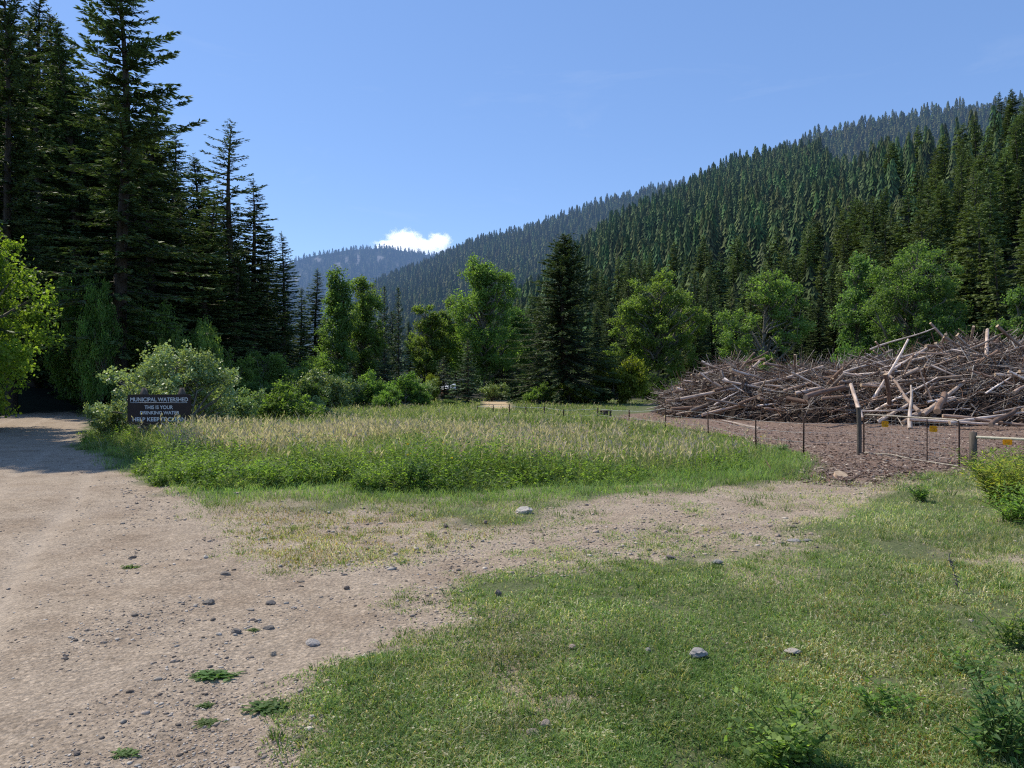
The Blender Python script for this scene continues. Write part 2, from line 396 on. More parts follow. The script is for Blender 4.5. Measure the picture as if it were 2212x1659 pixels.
    haze_out(nt, p.outputs[0], out)
    return m

def hill_mat(name, c1, c2, rocks=0.0):
    m, nt, out = new_mat(name)
    g = N(nt, 'ShaderNodeNewGeometry')
    n = N(nt, 'ShaderNodeTexNoise'); n.inputs['Scale'].default_value = .08; n.inputs['Detail'].default_value = 8; n.inputs['Roughness'].default_value = .7
    nt.links.new(g.outputs['Position'], n.inputs['Vector'])
    r = N(nt, 'ShaderNodeValToRGB'); r.color_ramp.elements[0].color = (*c1, 1); r.color_ramp.elements[1].color = (*c2, 1)
    r.color_ramp.elements[0].position = .35; r.color_ramp.elements[1].position = .65
    nt.links.new(n.outputs['Fac'], r.inputs[0]); c = r.outputs[0]
    if rocks:
        a = N(nt, 'ShaderNodeAttribute', attribute_name='rock')
        n2 = N(nt, 'ShaderNodeTexNoise'); n2.inputs['Scale'].default_value = .035; n2.inputs['Detail'].default_value = 9; n2.inputs['Roughness'].default_value = .75
        nt.links.new(g.outputs['Position'], n2.inputs['Vector'])
        ml = N(nt, 'ShaderNodeMath', operation='MULTIPLY_ADD'); nt.links.new(a.outputs['Fac'], ml.inputs[0]); ml.inputs[1].default_value = .46; nt.links.new(n2.outputs['Fac'], ml.inputs[2])
        sr = N(nt, 'ShaderNodeMapRange'); sr.inputs['From Min'].default_value = .72; sr.inputs['From Max'].default_value = .86; nt.links.new(ml.outputs[0], sr.inputs['Value'])
        x = N(nt, 'ShaderNodeMix', data_type='RGBA'); nt.links.new(sr.outputs[0], x.inputs[0]); nt.links.new(c, x.inputs[6]); x.inputs[7].default_value = (.20, .19, .175, 1)
        c = x.outputs[2]
    p = N(nt, 'ShaderNodeBsdfPrincipled'); p.inputs['Roughness'].default_value = .95; p.inputs['Specular IOR Level'].default_value = .1
    nt.links.new(c, p.inputs['Base Color'])
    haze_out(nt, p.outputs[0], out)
    return m

M['ground'] = ground_mat()
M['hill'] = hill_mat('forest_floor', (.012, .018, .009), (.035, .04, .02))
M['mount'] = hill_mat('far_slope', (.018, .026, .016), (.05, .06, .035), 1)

# ------------------------------------------------------------------ ground, roads, yard as one continuous sheet cut by surface
def make_ground():
    af = np.radians(np.linspace(-62, 62, 620)); ab = np.radians(np.linspace(62, 298, 60))[1:-1]
    ang = np.concatenate([af, ab])
    rad = np.concatenate([np.array([.05]), np.geomspace(.8, 170, 430), np.geomspace(180, 6000, 26)])
    A, R = np.meshgrid(ang, rad)
    X = R * np.sin(A); Y = R * np.cos(A)
    na, nr = len(ang), len(rad)
    X, Y = X.ravel(), Y.ravel()
    jit = (fbm(X * 1.3, Y * 1.3, 21, 4) - .5) * 1.5 * np.clip(np.hypot(X, Y) / 10, .45, .8)
    dd = sdf(DIRT, X, Y) + jit
    dirt = sstep(.25, -.25, dd)
    chd = sdf(CHIP, X, Y) + jit * .7
    chip = sstep(.4, -.4, chd)
    sd = sdf(FARPATH, X, Y); sand = sstep(.5, -.3, sd)
    far = np.hypot(X, Y)
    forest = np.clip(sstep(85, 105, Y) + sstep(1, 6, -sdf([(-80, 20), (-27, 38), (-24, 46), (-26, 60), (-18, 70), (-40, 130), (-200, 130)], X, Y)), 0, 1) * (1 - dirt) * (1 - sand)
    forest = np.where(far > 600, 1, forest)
    # bare earth under the trampled lawn
    patch = sstep(.50, .68, fbm(X * .75, Y * .75, 33, 4)) * .75
    dirt = np.clip(np.maximum(dirt, patch * (far < 30) * (sdf(MEADOW, X, Y) > .3)), 0, 1)
    Z = ground_z(X, Y); rut = np.clip(ruts(X, Y), 0, 1)
    V = np.stack([X, Y, Z], 1)
    i = np.arange(nr - 1)[:, None] * na; k = np.arange(na)[None, :]; k2 = (k + 1) % na
    q = np.stack([i + k2, i + na + k2, i + na + k, i + k], -1).reshape(-1, 4)
    q = q[:, ::-1]
    cx, cy = X[q].mean(1), Y[q].mean(1)
    fr = sdf(ROAD, cx, cy) + jit[q].mean(1) < 0
    ft = (~fr) & (dd[q].mean(1) < 0)
    fc = (~fr) & (~ft) & (chd[q].mean(1) < 0)
    fs = sd[q].mean(1) < 0
    kinds = {'dirt_road': fr, 'dirt_track': ft, 'wood_chip_yard': fc & ~fs, 'path': fs}
    kinds['ground'] = ~(fr | ft | fc | fs)
    labels = {'dirt_road': ('dusty dirt road curving away past the brown sign', 'road'), 'dirt_track': ('bare stony track branching from the road toward the gate', 'track'),
              'wood_chip_yard': ('yard covered with wood chips around the slash pile', 'yard'), 'path': ('sandy tan path entering the far trees', 'path'), 'ground': ('grassy valley floor', 'ground')}
    for nm, msk in kinds.items():
        if not msk.any(): continue
        qq = q[msk]; used, inv = np.unique(qq, return_inverse=True)
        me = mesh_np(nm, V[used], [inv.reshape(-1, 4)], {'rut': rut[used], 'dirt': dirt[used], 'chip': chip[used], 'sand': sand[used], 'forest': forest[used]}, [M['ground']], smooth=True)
        o = obj(nm, me); tag(o, labels[nm][0], labels[nm][1], kind='structure')
make_ground()

def make_hill(name, h, amin, amax, na, nt_, mat, label, tmax=1.35, rock=None):
    a = np.linspace(amin, amax, na); t = np.linspace(-.04, tmax, nt_)
    A, T = np.meshgrid(a, t)
    yf = np.interp(A, h.a, h.yf); yc = np.interp(A, h.a, h.yc)
    Y = yf + (yc - yf) * T; X = A * Y
    Z = h.z(X, Y)
    V = np.stack([X, Y, Z], -1).reshape(-1, 3)
    i = np.arange(nt_ - 1)[:, None] * na; k = np.arange(na - 1)[None, :]
    q = np.stack([i + k, i + k + 1, i + na + k + 1, i + na + k], -1).reshape(-1, 4)
    at = {}
    if rock is not None: at['rock'] = rock(X.ravel(), Y.ravel(), T.ravel())
    o = obj(name, mesh_np(name, V, [q], at, [mat], smooth=True)); tag(o, label, 'hill', kind='structure')

def rockmask(X, Y, T):
    a = X / Y
    px = CX + a * F
    pz = MOUNT.z(X, Y); py = CY - (pz - H) / Y * F
    n = fbm(px / 9, py / 16, 77, 4)
    spot = 0
    for (x, y, rx, ry, th) in [(738, 565, 26, 22, .50), (770, 560, 12, 20, .5), (640, 600, 30, 22, .47), (820, 558, 14, 12, .52), (690, 560, 14, 10, .52), (870, 570, 20, 10, .55)]:
        w = np.clip(1.2 - np.hypot((px - x) / rx, (py - y) / ry), 0, 1)
        spot = np.maximum(spot, np.clip(w, 0, 1) * sstep(.40, .55, n))
    return spot

make_hill('hill_right', HILL_NEAR, -.06, 1.25, 130, 60, M['hill'], 'steep forested hillside rising behind the slash pile')
make_hill('hill_back', HILL_BACK, .22, 1.05, 90, 40, M['hill'], 'higher forested crest behind the hillside')
make_hill('ridge_middle', RIDGE, -.33, .42, 110, 60, M['hill'], 'long forested ridge sloping down to the valley')
make_hill('mountain_far', MOUNT, -.52, .1, 240, 120, M['mount'], 'distant hazy mountain with pale rock outcrops', rock=rockmask)
make_hill('hill_left', HILL_LEFT, -2.5, -.235, 90, 40, M['hill'], 'shaded wooded slope behind the tall firs', tmax=1.6)

# ------------------------------------------------------------------ conifers
def conifer(seed, h=20.0, R=3.0, cb=.12, dz=.42, per=5, prof=1.0, droop=.25, step=.16, tw=.5, sparse=0.0, width=.30, twist=2, base=(.06, .095, .042), tip=(.14, .19, .075), ragged=.35, trunk_r=None, wood=True, lean=0.0):
    """crown soup and trunk soup of one conifer whose base is the origin"""
    rng = np.random.default_rng(seed)
    cr, tr = Soup(), Soup()
    trunk_r = trunk_r or h * .0125
    zs = np.linspace(-.3, h * .985, 14)
    wob = np.stack([np.sin(zs * .3 + seed) * .012 * h * zs / h + lean * zs, np.cos(zs * .23 + seed * 2) * .012 * h * zs / h, zs], 1)
    def axis(z): return np.stack([np.interp(z, zs, wob[:, 0]), np.interp(z, zs, wob[:, 1]), z], -1)
    tr.tube(wob, trunk_r * np.clip(1 - zs / h, .02, 1) ** .8, 8, jit=.1)
    B0, BD, BL, BT = [], [], [], []
    z = h * cb
    side_bias = rng.random(8) * .5 + .75
    while z < h * .985:
        t = (z / h - cb) / (1 - cb)
        L0 = R * ((1 - t) ** prof) * min(1, .55 + t * 4) + .12
        for k in range(per):
            if rng.random() < sparse: continue
            az = rng.random() * 2 * PI
            L = L0 * side_bias[int(az / (2 * PI) * 8) % 8] * (1 - ragged * rng.random() ** 1.5) * (1.0 + (.15 * rng.random() if rng.random() < .12 else 0))
            el = -droop + .75 * t ** 1.3 + rng.normal() * .09
            B0.append(z + rng.random() * dz); BD.append((az, el)); BL.append(L); BT.append(t)
        z += dz * (1 - .45 * t)
    B0 = np.array(B0); BD = np.array(BD); BL = np.array(BL); BT = np.array(BT)
    o = axis(B0)
    dirh = np.stack([np.cos(BD[:, 0]), np.sin(BD[:, 0]), np.zeros(len(BL))], 1)
    def pt(i, s):
        # droops, then lifts at the tip
        zz = np.tan(BD[i, 1]) * s * BL[i] + .10 * BL[i] * s ** 3 - .10 * BL[i] * s
        return o[i] + dirh[i] * (s * BL[i])[:, None] + np.stack([0 * s, 0 * s, zz], 1)
    if wood:
        nb = len(BL)
        for s0, s1 in ((0, .4), (.4, .9)):
            i = np.arange(nb); a = pt(i, np.full(nb, s0)); b = pt(i, np.full(nb, s1))
            w0 = (.02 + .008 * BL) * (1 - s0); w1 = (.02 + .008 * BL) * (1 - s1)
            up = np.array([0, 0, 1.0]); sd = unit(np.cross(dirh, up))
            V = np.stack([a + up * w0[:, None], a - up * w0[:, None] * .5 + sd * w0[:, None], a - up * w0[:, None] * .5 - sd * w0[:, None],
                          b + up * w1[:, None], b - up * w1[:, None] * .5 + sd * w1[:, None], b - up * w1[:, None] * .5 - sd * w1[:, None]], 1).reshape(-1, 3)
            f = (np.arange(nb)[:, None, None] * 6 + np.array([(0, 1, 4, 3), (1, 2, 5, 4), (2, 0, 3, 5)])[None]).reshape(-1, 4)
            tr.add(V, quads=f)
    cnt = np.maximum(2, (BL / step).astype(int))
    i = np.repeat(np.arange(len(BL)), cnt)
    s = rng.random(len(i)) * .9 + .1
    s = np.where(rng.random(len(i)) < .25, .8 + .2 * rng.random(len(i)), s)
    c = pt(i, s)
    for k in range(twist):
        sgn = 1 if k % 2 == 0 else -1
        ang = sgn * (rng.random(len(i)) * .7 + .45) * (1 - .6 * (s > .93))
        d = dirh[i]; sdv = np.stack([-d[:, 1], d[:, 0], np.zeros(len(i))], 1)
        ax = d * np.cos(ang)[:, None] + sdv * np.sin(ang)[:, None]
        ax[:, 2] += rng.normal(size=len(i)) * .22 - .12 + np.tan(BD[i, 1]) * .5
        ax = unit(ax)
        ln = tw * (.55 + .7 * rng.random(len(i))) * np.minimum(1, .35 + BL[i] * .45) * (1.15 - .45 * s)
        up = unit(np.array([0, 0, 1.0])[None] + rng.normal(size=(len(i), 3)) * .75)
        sv = unit(np.cross(ax, up))
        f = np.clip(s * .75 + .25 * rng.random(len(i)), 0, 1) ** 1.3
        colr = np.array(base)[None] * (1 - f[:, None]) + np.array(tip)[None] * f[:, None]  # shaded inner crown and sunlit tips put into the needle colour
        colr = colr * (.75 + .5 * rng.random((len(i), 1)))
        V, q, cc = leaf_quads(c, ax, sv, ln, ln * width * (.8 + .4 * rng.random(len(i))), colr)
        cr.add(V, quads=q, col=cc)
    # leader shoot
    top = axis(np.array([h * .975]))[0]
    n = 26
    zz = rng.random(n) * h * .06; az = rng.random(n) * 2 * PI
    ax = unit(np.stack([np.cos(az) * .7, np.sin(az) * .7, np.full(n, .75)], 1))
    V, q, cc = leaf_quads(top + np.stack([0 * zz, 0 * zz, zz - h * .03], 1), ax, unit(np.cross(ax, np.array([0, 0, 1.0]))), np.full(n, tw * .55), np.full(n, tw * .16), np.tile(np.array(tip), (n, 1)))
    cr.add(V, quads=q, col=cc)
    return cr, tr

def conifer_meshes(nm, mat=None, **kw):
    c, t = conifer(**kw)
    return c.mesh(nm + '_crown', [mat or M['needle']]), t.mesh(nm + '_trunk', [M['bark']], smooth=True)

def put_tree(name, meshes, loc, scale, rz, label, cat, group=None, tilt=0.0):
    e = empty(name, loc, rz, scale); e.rotation_euler = (tilt * .6, tilt, rz)
    obj('crown', meshes[0], e); obj('trunk', meshes[1], e)
    tag(e, label, cat, group)
    return e

FIR = [conifer_meshes('open_fir', seed=1, h=20, R=3.0, cb=.14, dz=.40, per=6, prof=.60, droop=.22, step=.030, sparse=.04, ragged=.6, tw=.29, width=.30),
       conifer_meshes('full_fir', seed=2, h=20, R=3.0, cb=.05, dz=.38, per=7, prof=.74, droop=.3, step=.030, ragged=.5, tw=.29, width=.32),
       conifer_meshes('narrow_fir', seed=3, h=20, R=2.7, cb=.06, dz=.38, per=7, prof=.68, droop=.35, step=.030, ragged=.5, tw=.28, width=.32),
       conifer_meshes('sparse_fir', seed=4, h=20, R=2.9, cb=.08, dz=.50, per=5, prof=.62, droop=.2, step=.046, sparse=.12, ragged=.7, tw=.30, width=.30)]

LEFT = [  # apex x, apex y, distance, crown half-width in photo px, mesh, lean, label
    (262, -95, 48, 112, 0, .0, 'giant dark fir, tallest of the wood by the road, its top out of frame'),
    (123, 28, 62, 84, 1, .0, 'dark fir whose top shows left of the giant fir'),
    (40, -60, 50, 80, 0, .02, 'huge dark fir rising behind the bright yellow-green tree'),
    (88, -14, 68, 84, 1, .0, 'tall dark fir between the huge fir and the shorter pointed one'),
    (188, 42, 58, 88, 1, .03, 'leaning fir tucked against the left flank of the giant fir'),
    (330, 185, 57, 84, 1, -.01, 'fir pressed against the right flank of the giant fir'),
    (371, 290, 72, 76, 1, .0, 'narrow fir standing just right of the giant fir'),
    (432, 337, 75, 74, 1, .0, 'pointed dark fir left of the ragged skyline fir'),
    (510, 265, 62, 84, 3, .01, 'ragged open fir with long limbs alone against the sky'),
    (546, 392, 66, 66, 1, .0, 'dense fir close beside the ragged skyline fir'),
    (573, 497, 80, 46, 2, .0, 'short fir on the falling end of the wood'),
    (611, 503, 78, 40, 1, .0, 'slim pointed fir at the open end of the wood'),
    (682, 582, 105, 36, 1, .0, 'small dark fir left of the first pale cottonwood'),
    (652, 622, 100, 30, 2, .0, 'lower dark fir beside the small one at the wood end'),
    (385, 425, 60, 66, 1, .0, 'olive green fir in front of the narrow fir'),
    (449, 432, 58, 80, 1, .0, 'olive green full fir below the pointed dark fir'),
    (505, 520, 60, 55, 2, .0, 'dark fir at the foot of the ragged skyline fir'),
    (560, 600, 70, 46, 1, .0, 'short broad fir under the slim pointed firs'),
]
for x, yt, Y, hw, k, lean, lab in LEFT:
    X = (x - CX) / F * Y; zb = left_z(X - lean * 20, Y) - .2; zt = H + (CY - yt) / F * Y
    put_tree('fir_tree', FIR[k], (X - lean * 20, Y, zb), (hw * Y / F / 2.75 * 1.68, hw * Y / F / 2.75 * 1.68, (zt - zb) / 20), RNG.random() * 6.28, lab, 'fir tree', 'firs in the wood by the road', tilt=lean)

random.seed(5)
def fill_fir(x, y, hgt, k, label, group):
    z = left_z(x, y) - .2
    put_tree('fir_tree', FIR[k % 4], (x, y, z), (hgt / 20 * 1.6, hgt / 20 * 1.6, hgt / 20), random.random() * 6.28, label, 'fir tree', group, tilt=random.uniform(-.04, .04))

for n, (px, Y, yt) in enumerate([(8, 80, 60), (60, 92, 110), (150, 78, 130), (215, 88, 170), (285, 85, 260), (250, 70, 230), (330, 88, 320), (470, 88, 440), (525, 92, 520), (590, 98, 610), (620, 104, 640), (420, 95, 440), (180, 66, 220), (110, 74, 190), (20, 66, 30), (560, 88, 560), (380, 80, 390), (405, 68, 430), (460, 72, 450), (500, 76, 470), (300, 74, 260), (235, 62, 210), (160, 64, 150), (75, 60, 60), (545, 108, 640), (585, 112, 660), (620, 110, 670), (652, 114, 690), (686, 116, 700), (535, 84, 560), (-60, 60, -60), (-40, 75, -20), (345, 66, 420), (300, 62, 330)]):
    X = (px - CX) / F * Y; zt = H + (CY - yt) / F * Y
    fill_fir(X, Y, zt - left_z(X, Y) + .2, n, 'shadowed fir deep inside the wood behind the tall firs', 'shadowed firs inside the wood')
# the wood goes on beyond the left edge of the photograph and throws its shade over the road
for n, (x, y, hh) in enumerate([(-23.6, 27.3, 26), (-26, 28.1, 26.5), (-28.5, 28.7, 26.5), (-25.6, 30, 25), (-28, 31.5, 25), (-31, 30, 28), (-33.5, 28, 29), (-52, 58, 31), (-60, 66, 31), (-48, 66, 30)]):
    fill_fir(x, y, hh, 1 + n % 2, 'fir at the road edge just outside the photograph', 'firs beyond the road bend')

SPRUCE = conifer_meshes('broad_spruce', seed=21, h=15.5, R=5.4, cb=.03, dz=.30, per=8, prof=.72, droop=.32, step=.05, ragged=.45, tw=.38, width=.30, trunk_r=.26, base=(.06, .095, .04), tip=(.16, .215, .085))
p = G(1218, 872)
put_tree('spruce_tree', SPRUCE, (p[0], p[1], gz(*p) - .1), (1.2, 1.2, (H + (CY - 505) / F * p[1]) / 15.5), 1.0, 'broad dark spruce standing alone at the meadow edge, branches to the ground', 'spruce tree')
YOUNG = [conifer_meshes('young_fir', seed=31, h=6, R=1.7, cb=.06, dz=.24, per=6, prof=.95, droop=.2, step=.085, ragged=.4, tw=.42, width=.26, trunk_r=.09, base=(.045, .075, .036), tip=(.095, .14, .062)),
         conifer_meshes('blue_fir', seed=32, h=6, R=1.9, cb=.04, dz=.26, per=6, prof=.9, droop=.25, step=.085, ragged=.35, tw=.45, width=.26, trunk_r=.09, base=(.048, .08, .05), tip=(.11, .155, .09))]
for x, yt, yb, Y, hw, k, lab in [(1012, 732, 872, 72, 50, 0, 'young fir with bare lower stem at the meadow edge by the shed'),
                             (738, 712, 830, 88, 42, 0, 'small dark fir at the foot of the first pale cottonwood'),
                             (782, 700, 830, 92, 40, 0, 'small fir between the two left cottonwoods'),
                             (832, 755, 835, 84, 38, 1, 'blue green young fir above the round bushes'),
                             (862, 625, 830, 105, 36, 0, 'slim dark fir with its tip above the cottonwoods'),
                             (832, 622, 830, 118, 34, 0, 'thin fir tip behind the second cottonwood'),
                             (905, 745, 832, 92, 38, 0, 'young fir in the gap below the cottonwood pair'),
                             (1085, 720, 850, 92, 46, 0, 'dark fir under the big cottonwood right side'),
                             (960, 770, 845, 84, 34, 1, 'little fir left of the shed roof')]:
    X = (x - CX) / F * Y; zt = H + (CY - yt) / F * Y
    put_tree('young_fir', YOUNG[k], (X, Y, -.1), (hw * Y / F / 1.75,) * 2 + (zt / 6,), RNG.random() * 6, lab, 'fir tree')

for n, (px, yt, Y) in enumerate([(700, 690, 118), (765, 700, 122), (815, 690, 126), (845, 668, 120), (885, 690, 124), (915, 676, 118), (945, 690, 128), (985, 680, 122), (1015, 690, 126), (1075, 672, 120), (1105, 690, 126), (1140, 668, 118), (1165, 690, 112), (1290, 660, 112), (1320, 650, 108), (1360, 680, 104), (1500, 660, 98), (1540, 640, 98), (1590, 650, 95), (1770, 640, 95), (1800, 610, 96), (2090, 560, 90), (2130, 540, 88)]):
    X = (px - CX) / F * Y; zt = H + (CY - yt) / F * Y; w = 1.0 + .25 * RNG.random()
    put_tree('young_fir', FIR[1 + n % 2], (X, Y, -.3), (w * zt / 20 * 1.5, w * zt / 20 * 1.5, zt / 20), RNG.random() * 6, 'dark conifer filling the gaps behind the cottonwoods and bushes', 'fir tree', 'dark conifers behind the cottonwoods')

# hillside forest: the largest as trees of their own, the rest as one mass
MID = [conifer_meshes('hill_conifer', seed=40 + k, h=20, R=2.7 + .35 * (k % 3), cb=.06, dz=.62, per=6, prof=.7, droop=.38, step=.105, ragged=.5, tw=.6, width=.40, wood=False,
                      base=(.042, .066, .028), tip=(.18, .23, .08)) for k in range(5)]
def lowconifer(seed, tiers, per, h=20., R=3.0, base=(.035, .055, .026), tip=(.125, .17, .065), twin=1):
    rng = np.random.default_rng(seed); s = Soup()
    lean = rng.normal(size=2) * .25
    for k in range(tiers):
        t = .02 + .90 * (k / (tiers - 1)) ** .9; dz = .90 / tiers
        n = per; az = (np.arange(n) + rng.random()) / n * 2 * PI + rng.normal(size=n) * .12
        Rk = (R * (1 - t) ** .72 + .22) * (.9 + .2 * rng.random())
        ro = Rk * (.62 + .62 * rng.random(n)); ri = Rk * .30
        zl = (t - dz * (.25 + .5 * rng.random(n))) * h; zi = (t + dz * 1.25) * h
        a2 = az + PI / n * .95; a1 = az - PI / n * .95
        ctr = lean * t
        top = np.stack([ctr[0] + ri * np.cos(az), ctr[1] + ri * np.sin(az), np.full(n, min(zi, h * 1.0))], 1)
        mid = (t + dz * .35) * h
        l = np.stack([ctr[0] + ro * .72 * np.cos(a1), ctr[1] + ro * .72 * np.sin(a1), mid + 0 * az], 1)
        q_ = np.stack([ctr[0] + ro * .72 * np.cos(a2), ctr[1] + ro * .72 * np.sin(a2), mid + 0 * az], 1)
        b = np.stack([ctr[0] + ro * np.cos(az), ctr[1] + ro * np.sin(az), zl], 1)
        V = np.stack([top, l, b, q_], 1).reshape(-1, 3)
        cv = (.75 + .5 * rng.random((n, 1, 1))) * np.stack([np.tile(base, (n, 1)), np.tile(np.array(base) * .5 + np.array(tip) * .5, (n, 1)), np.tile(tip, (n, 1)), np.tile(np.array(base) * .5 + np.array(tip) * .5, (n, 1))], 1)
        s.add(V, np.arange(n * 4).reshape(-1, 4), None, cv.reshape(-1, 3))
    c = np.array([[lean[0], lean[1], h]]); w_ = .22
    s.add([(lean[0], lean[1], h), (lean[0] - w_, lean[1], h * .9), (lean[0], lean[1] + w_, h * .9), (lean[0] + w_, lean[1], h * .9)], [(0, 1, 2, 3)], None, np.array(tip) * .8)
    return np.concatenate(s.V), np.concatenate(s.Q), np.concatenate(s.C)

def scatter_hill(h, amin, amax, sp, tmin, tmax, seed, keep=None):
    rng = np.random.default_rng(seed)
    ymax = h.yc.max() * 1.05; xs = np.arange(amin * ymax if amin < 0 else 0, amax * ymax, sp); ys = np.arange(h.yf.min(), ymax, sp)
    X, Y = np.meshgrid(xs, ys); X = X.ravel() + (rng.random(X.size) - .5) * sp * .95; Y = Y.ravel() + (rng.random(Y.size) - .5) * sp * .95
    a, yf, yc, zc, t = h.par(X, Y)
    ok = (a > amin) & (a < amax) & (t > tmin) & (t < tmax) & (rng.random(len(X)) < .55 + 1.2 * sstep(.3, .55, fbm(X / (sp * 5), Y / (sp * 5), seed + 100, 3)))
    X, Y, a, t = X[ok], Y[ok], a[ok], t[ok]
    if keep is not None:
        k = keep(X, Y, t); X, Y, a, t = X[k], Y[k], a[k], t[k]
    return X, Y, h.z(X, Y), t

def bake_trees(name, protos, X, Y, Z, hgt, wid, seed, label, shade=None):
    rng = np.random.default_rng(seed); s = Soup()
    which = rng.integers(0, len(protos), len(X))
    for k, (pv, pq, pc) in enumerate(protos):
        idx = np.where(which == k)[0]
        if not len(idx): continue
        n = len(idx); th = rng.random(n) * 2 * PI
        sx = (wid[idx] / 3.0)[:, None]; sz = (hgt[idx] / 20.0)[:, None]
        c, sn = np.cos(th)[:, None], np.sin(th)[:, None]
        x = (pv[None, :, 0] * c - pv[None, :, 1] * sn) * sx + X[idx][:, None]
        y = (pv[None, :, 0] * sn + pv[None, :, 1] * c) * sx + Y[idx][:, None]
        z = pv[None, :, 2] * sz + Z[idx][:, None]
        V = np.stack([x, y, z], -1).reshape(-1, 3)
        q = (np.arange(n)[:, None, None] * len(pv) + pq[None]).reshape(-1, 4)
        tint = np.stack([.85 + .5 * rng.random(n), .92 + .2 * rng.random(n), .68 + .27 * rng.random(n)], 1) * (.6 + .75 * rng.random((n, 1)))
        if shade is not None: tint = tint * shade[idx][:, None]
        col = (pc[None] * tint[:, None, :]).reshape(-1, 3)
        s.add(V, quads=q, col=col)
    o = obj(name, s.mesh(name, [M['needle_far']])); tag(o, label, 'forest', kind='stuff')

X, Y, Z, T = scatter_hill(HILL_NEAR, -.04, .78, 5.3, .0, 1.01, 4)
hg = (7.5 + 10.5 * RNG.random(len(X)) ** .9) * (.75 + .5 * fbm(X / 30, Y / 30, 120, 3)) * (1 + .22 * sstep(.36, .52, X / Y))
app = hg / Y * np.where(np.abs(X / Y) < .70, 1, .0) * np.where((Z + hg) / Y > .06, 1, .2)
order = np.argsort(-app)
ind = order[:235]
zone = lambda t, y: 0 if y < 150 else (1 if t < .8 else 2)
ZL = ['dark conifer low on the hillside behind the cottonwoods', 'dark green conifer midway up the hillside behind the slash pile', 'conifer on the near crest of the hillside']
for n, i in enumerate(ind):
    w = (1.05 + .35 * RNG.random()) * hg[i] / 20
    zn = zone(T[i], Y[i])
    put_tree('conifer_tree', MID[n % 5], (X[i], Y[i], Z[i] - .4), (w, w, hg[i] / 20), RNG.random() * 6.28, ZL[zn], 'conifer', ['conifers low on the hillside', 'conifers midway up the hillside', 'conifers on the near crest'][zn])
rest = order[235:]
LOWA = [lowconifer(60 + k, 12, 9, R=2.9 + .3 * (k % 3)) for k in range(5)]
bake_trees('hillside_forest', LOWA, X[rest], Y[rest], Z[rest] - .3, hg[rest], 2.6 + 1.3 * RNG.random(len(rest)), 6, 'dense conifer forest covering the upper hillside')
LOWB = [lowconifer(80 + k, 7, 7, R=2.9) for k in range(5)]
X, Y, Z, T = scatter_hill(HILL_BACK, .3, .78, 8.0, .45, 1.01, 14)
bake_trees('crest_forest', LOWB, X, Y, Z - .3, (8 + 14 * RNG.random(len(X))) * (.7 + .6 * fbm(X / 45, Y / 45, 121, 3)), 4.2 + 1.8 * RNG.random(len(X)), 7, 'conifer forest on the higher crest behind')
X, Y, Z, T = scatter_hill(RIDGE, -.25, .27, 9.5, .08, 1.01, 24)
bake_trees('ridge_forest', LOWB, X, Y, Z - .3, (8 + 14 * RNG.random(len(X))) * (.7 + .6 * fbm(X / 45, Y / 45, 122, 3)), 4.4 + 1.8 * RNG.random(len(X)), 8, 'bluish conifer forest on the long ridge')
X, Y, Z, T = scatter_hill(MOUNT, -.36, .03, 15, .25, 1.005, 34, keep=lambda X, Y, T: (rockmask(X, Y, T) < .28) & (RNG.random(len(X)) < .9))
LOWC = [lowconifer(90 + k, 4, 6, R=3.0) for k in range(3)]
bake_trees('mountain_forest', LOWC, X, Y, Z - .3, 11 + 12 * RNG.random(len(X)), 5.5 + 2.5 * RNG.random(len(X)), 9, 'blue hazy forest on the distant mountain')

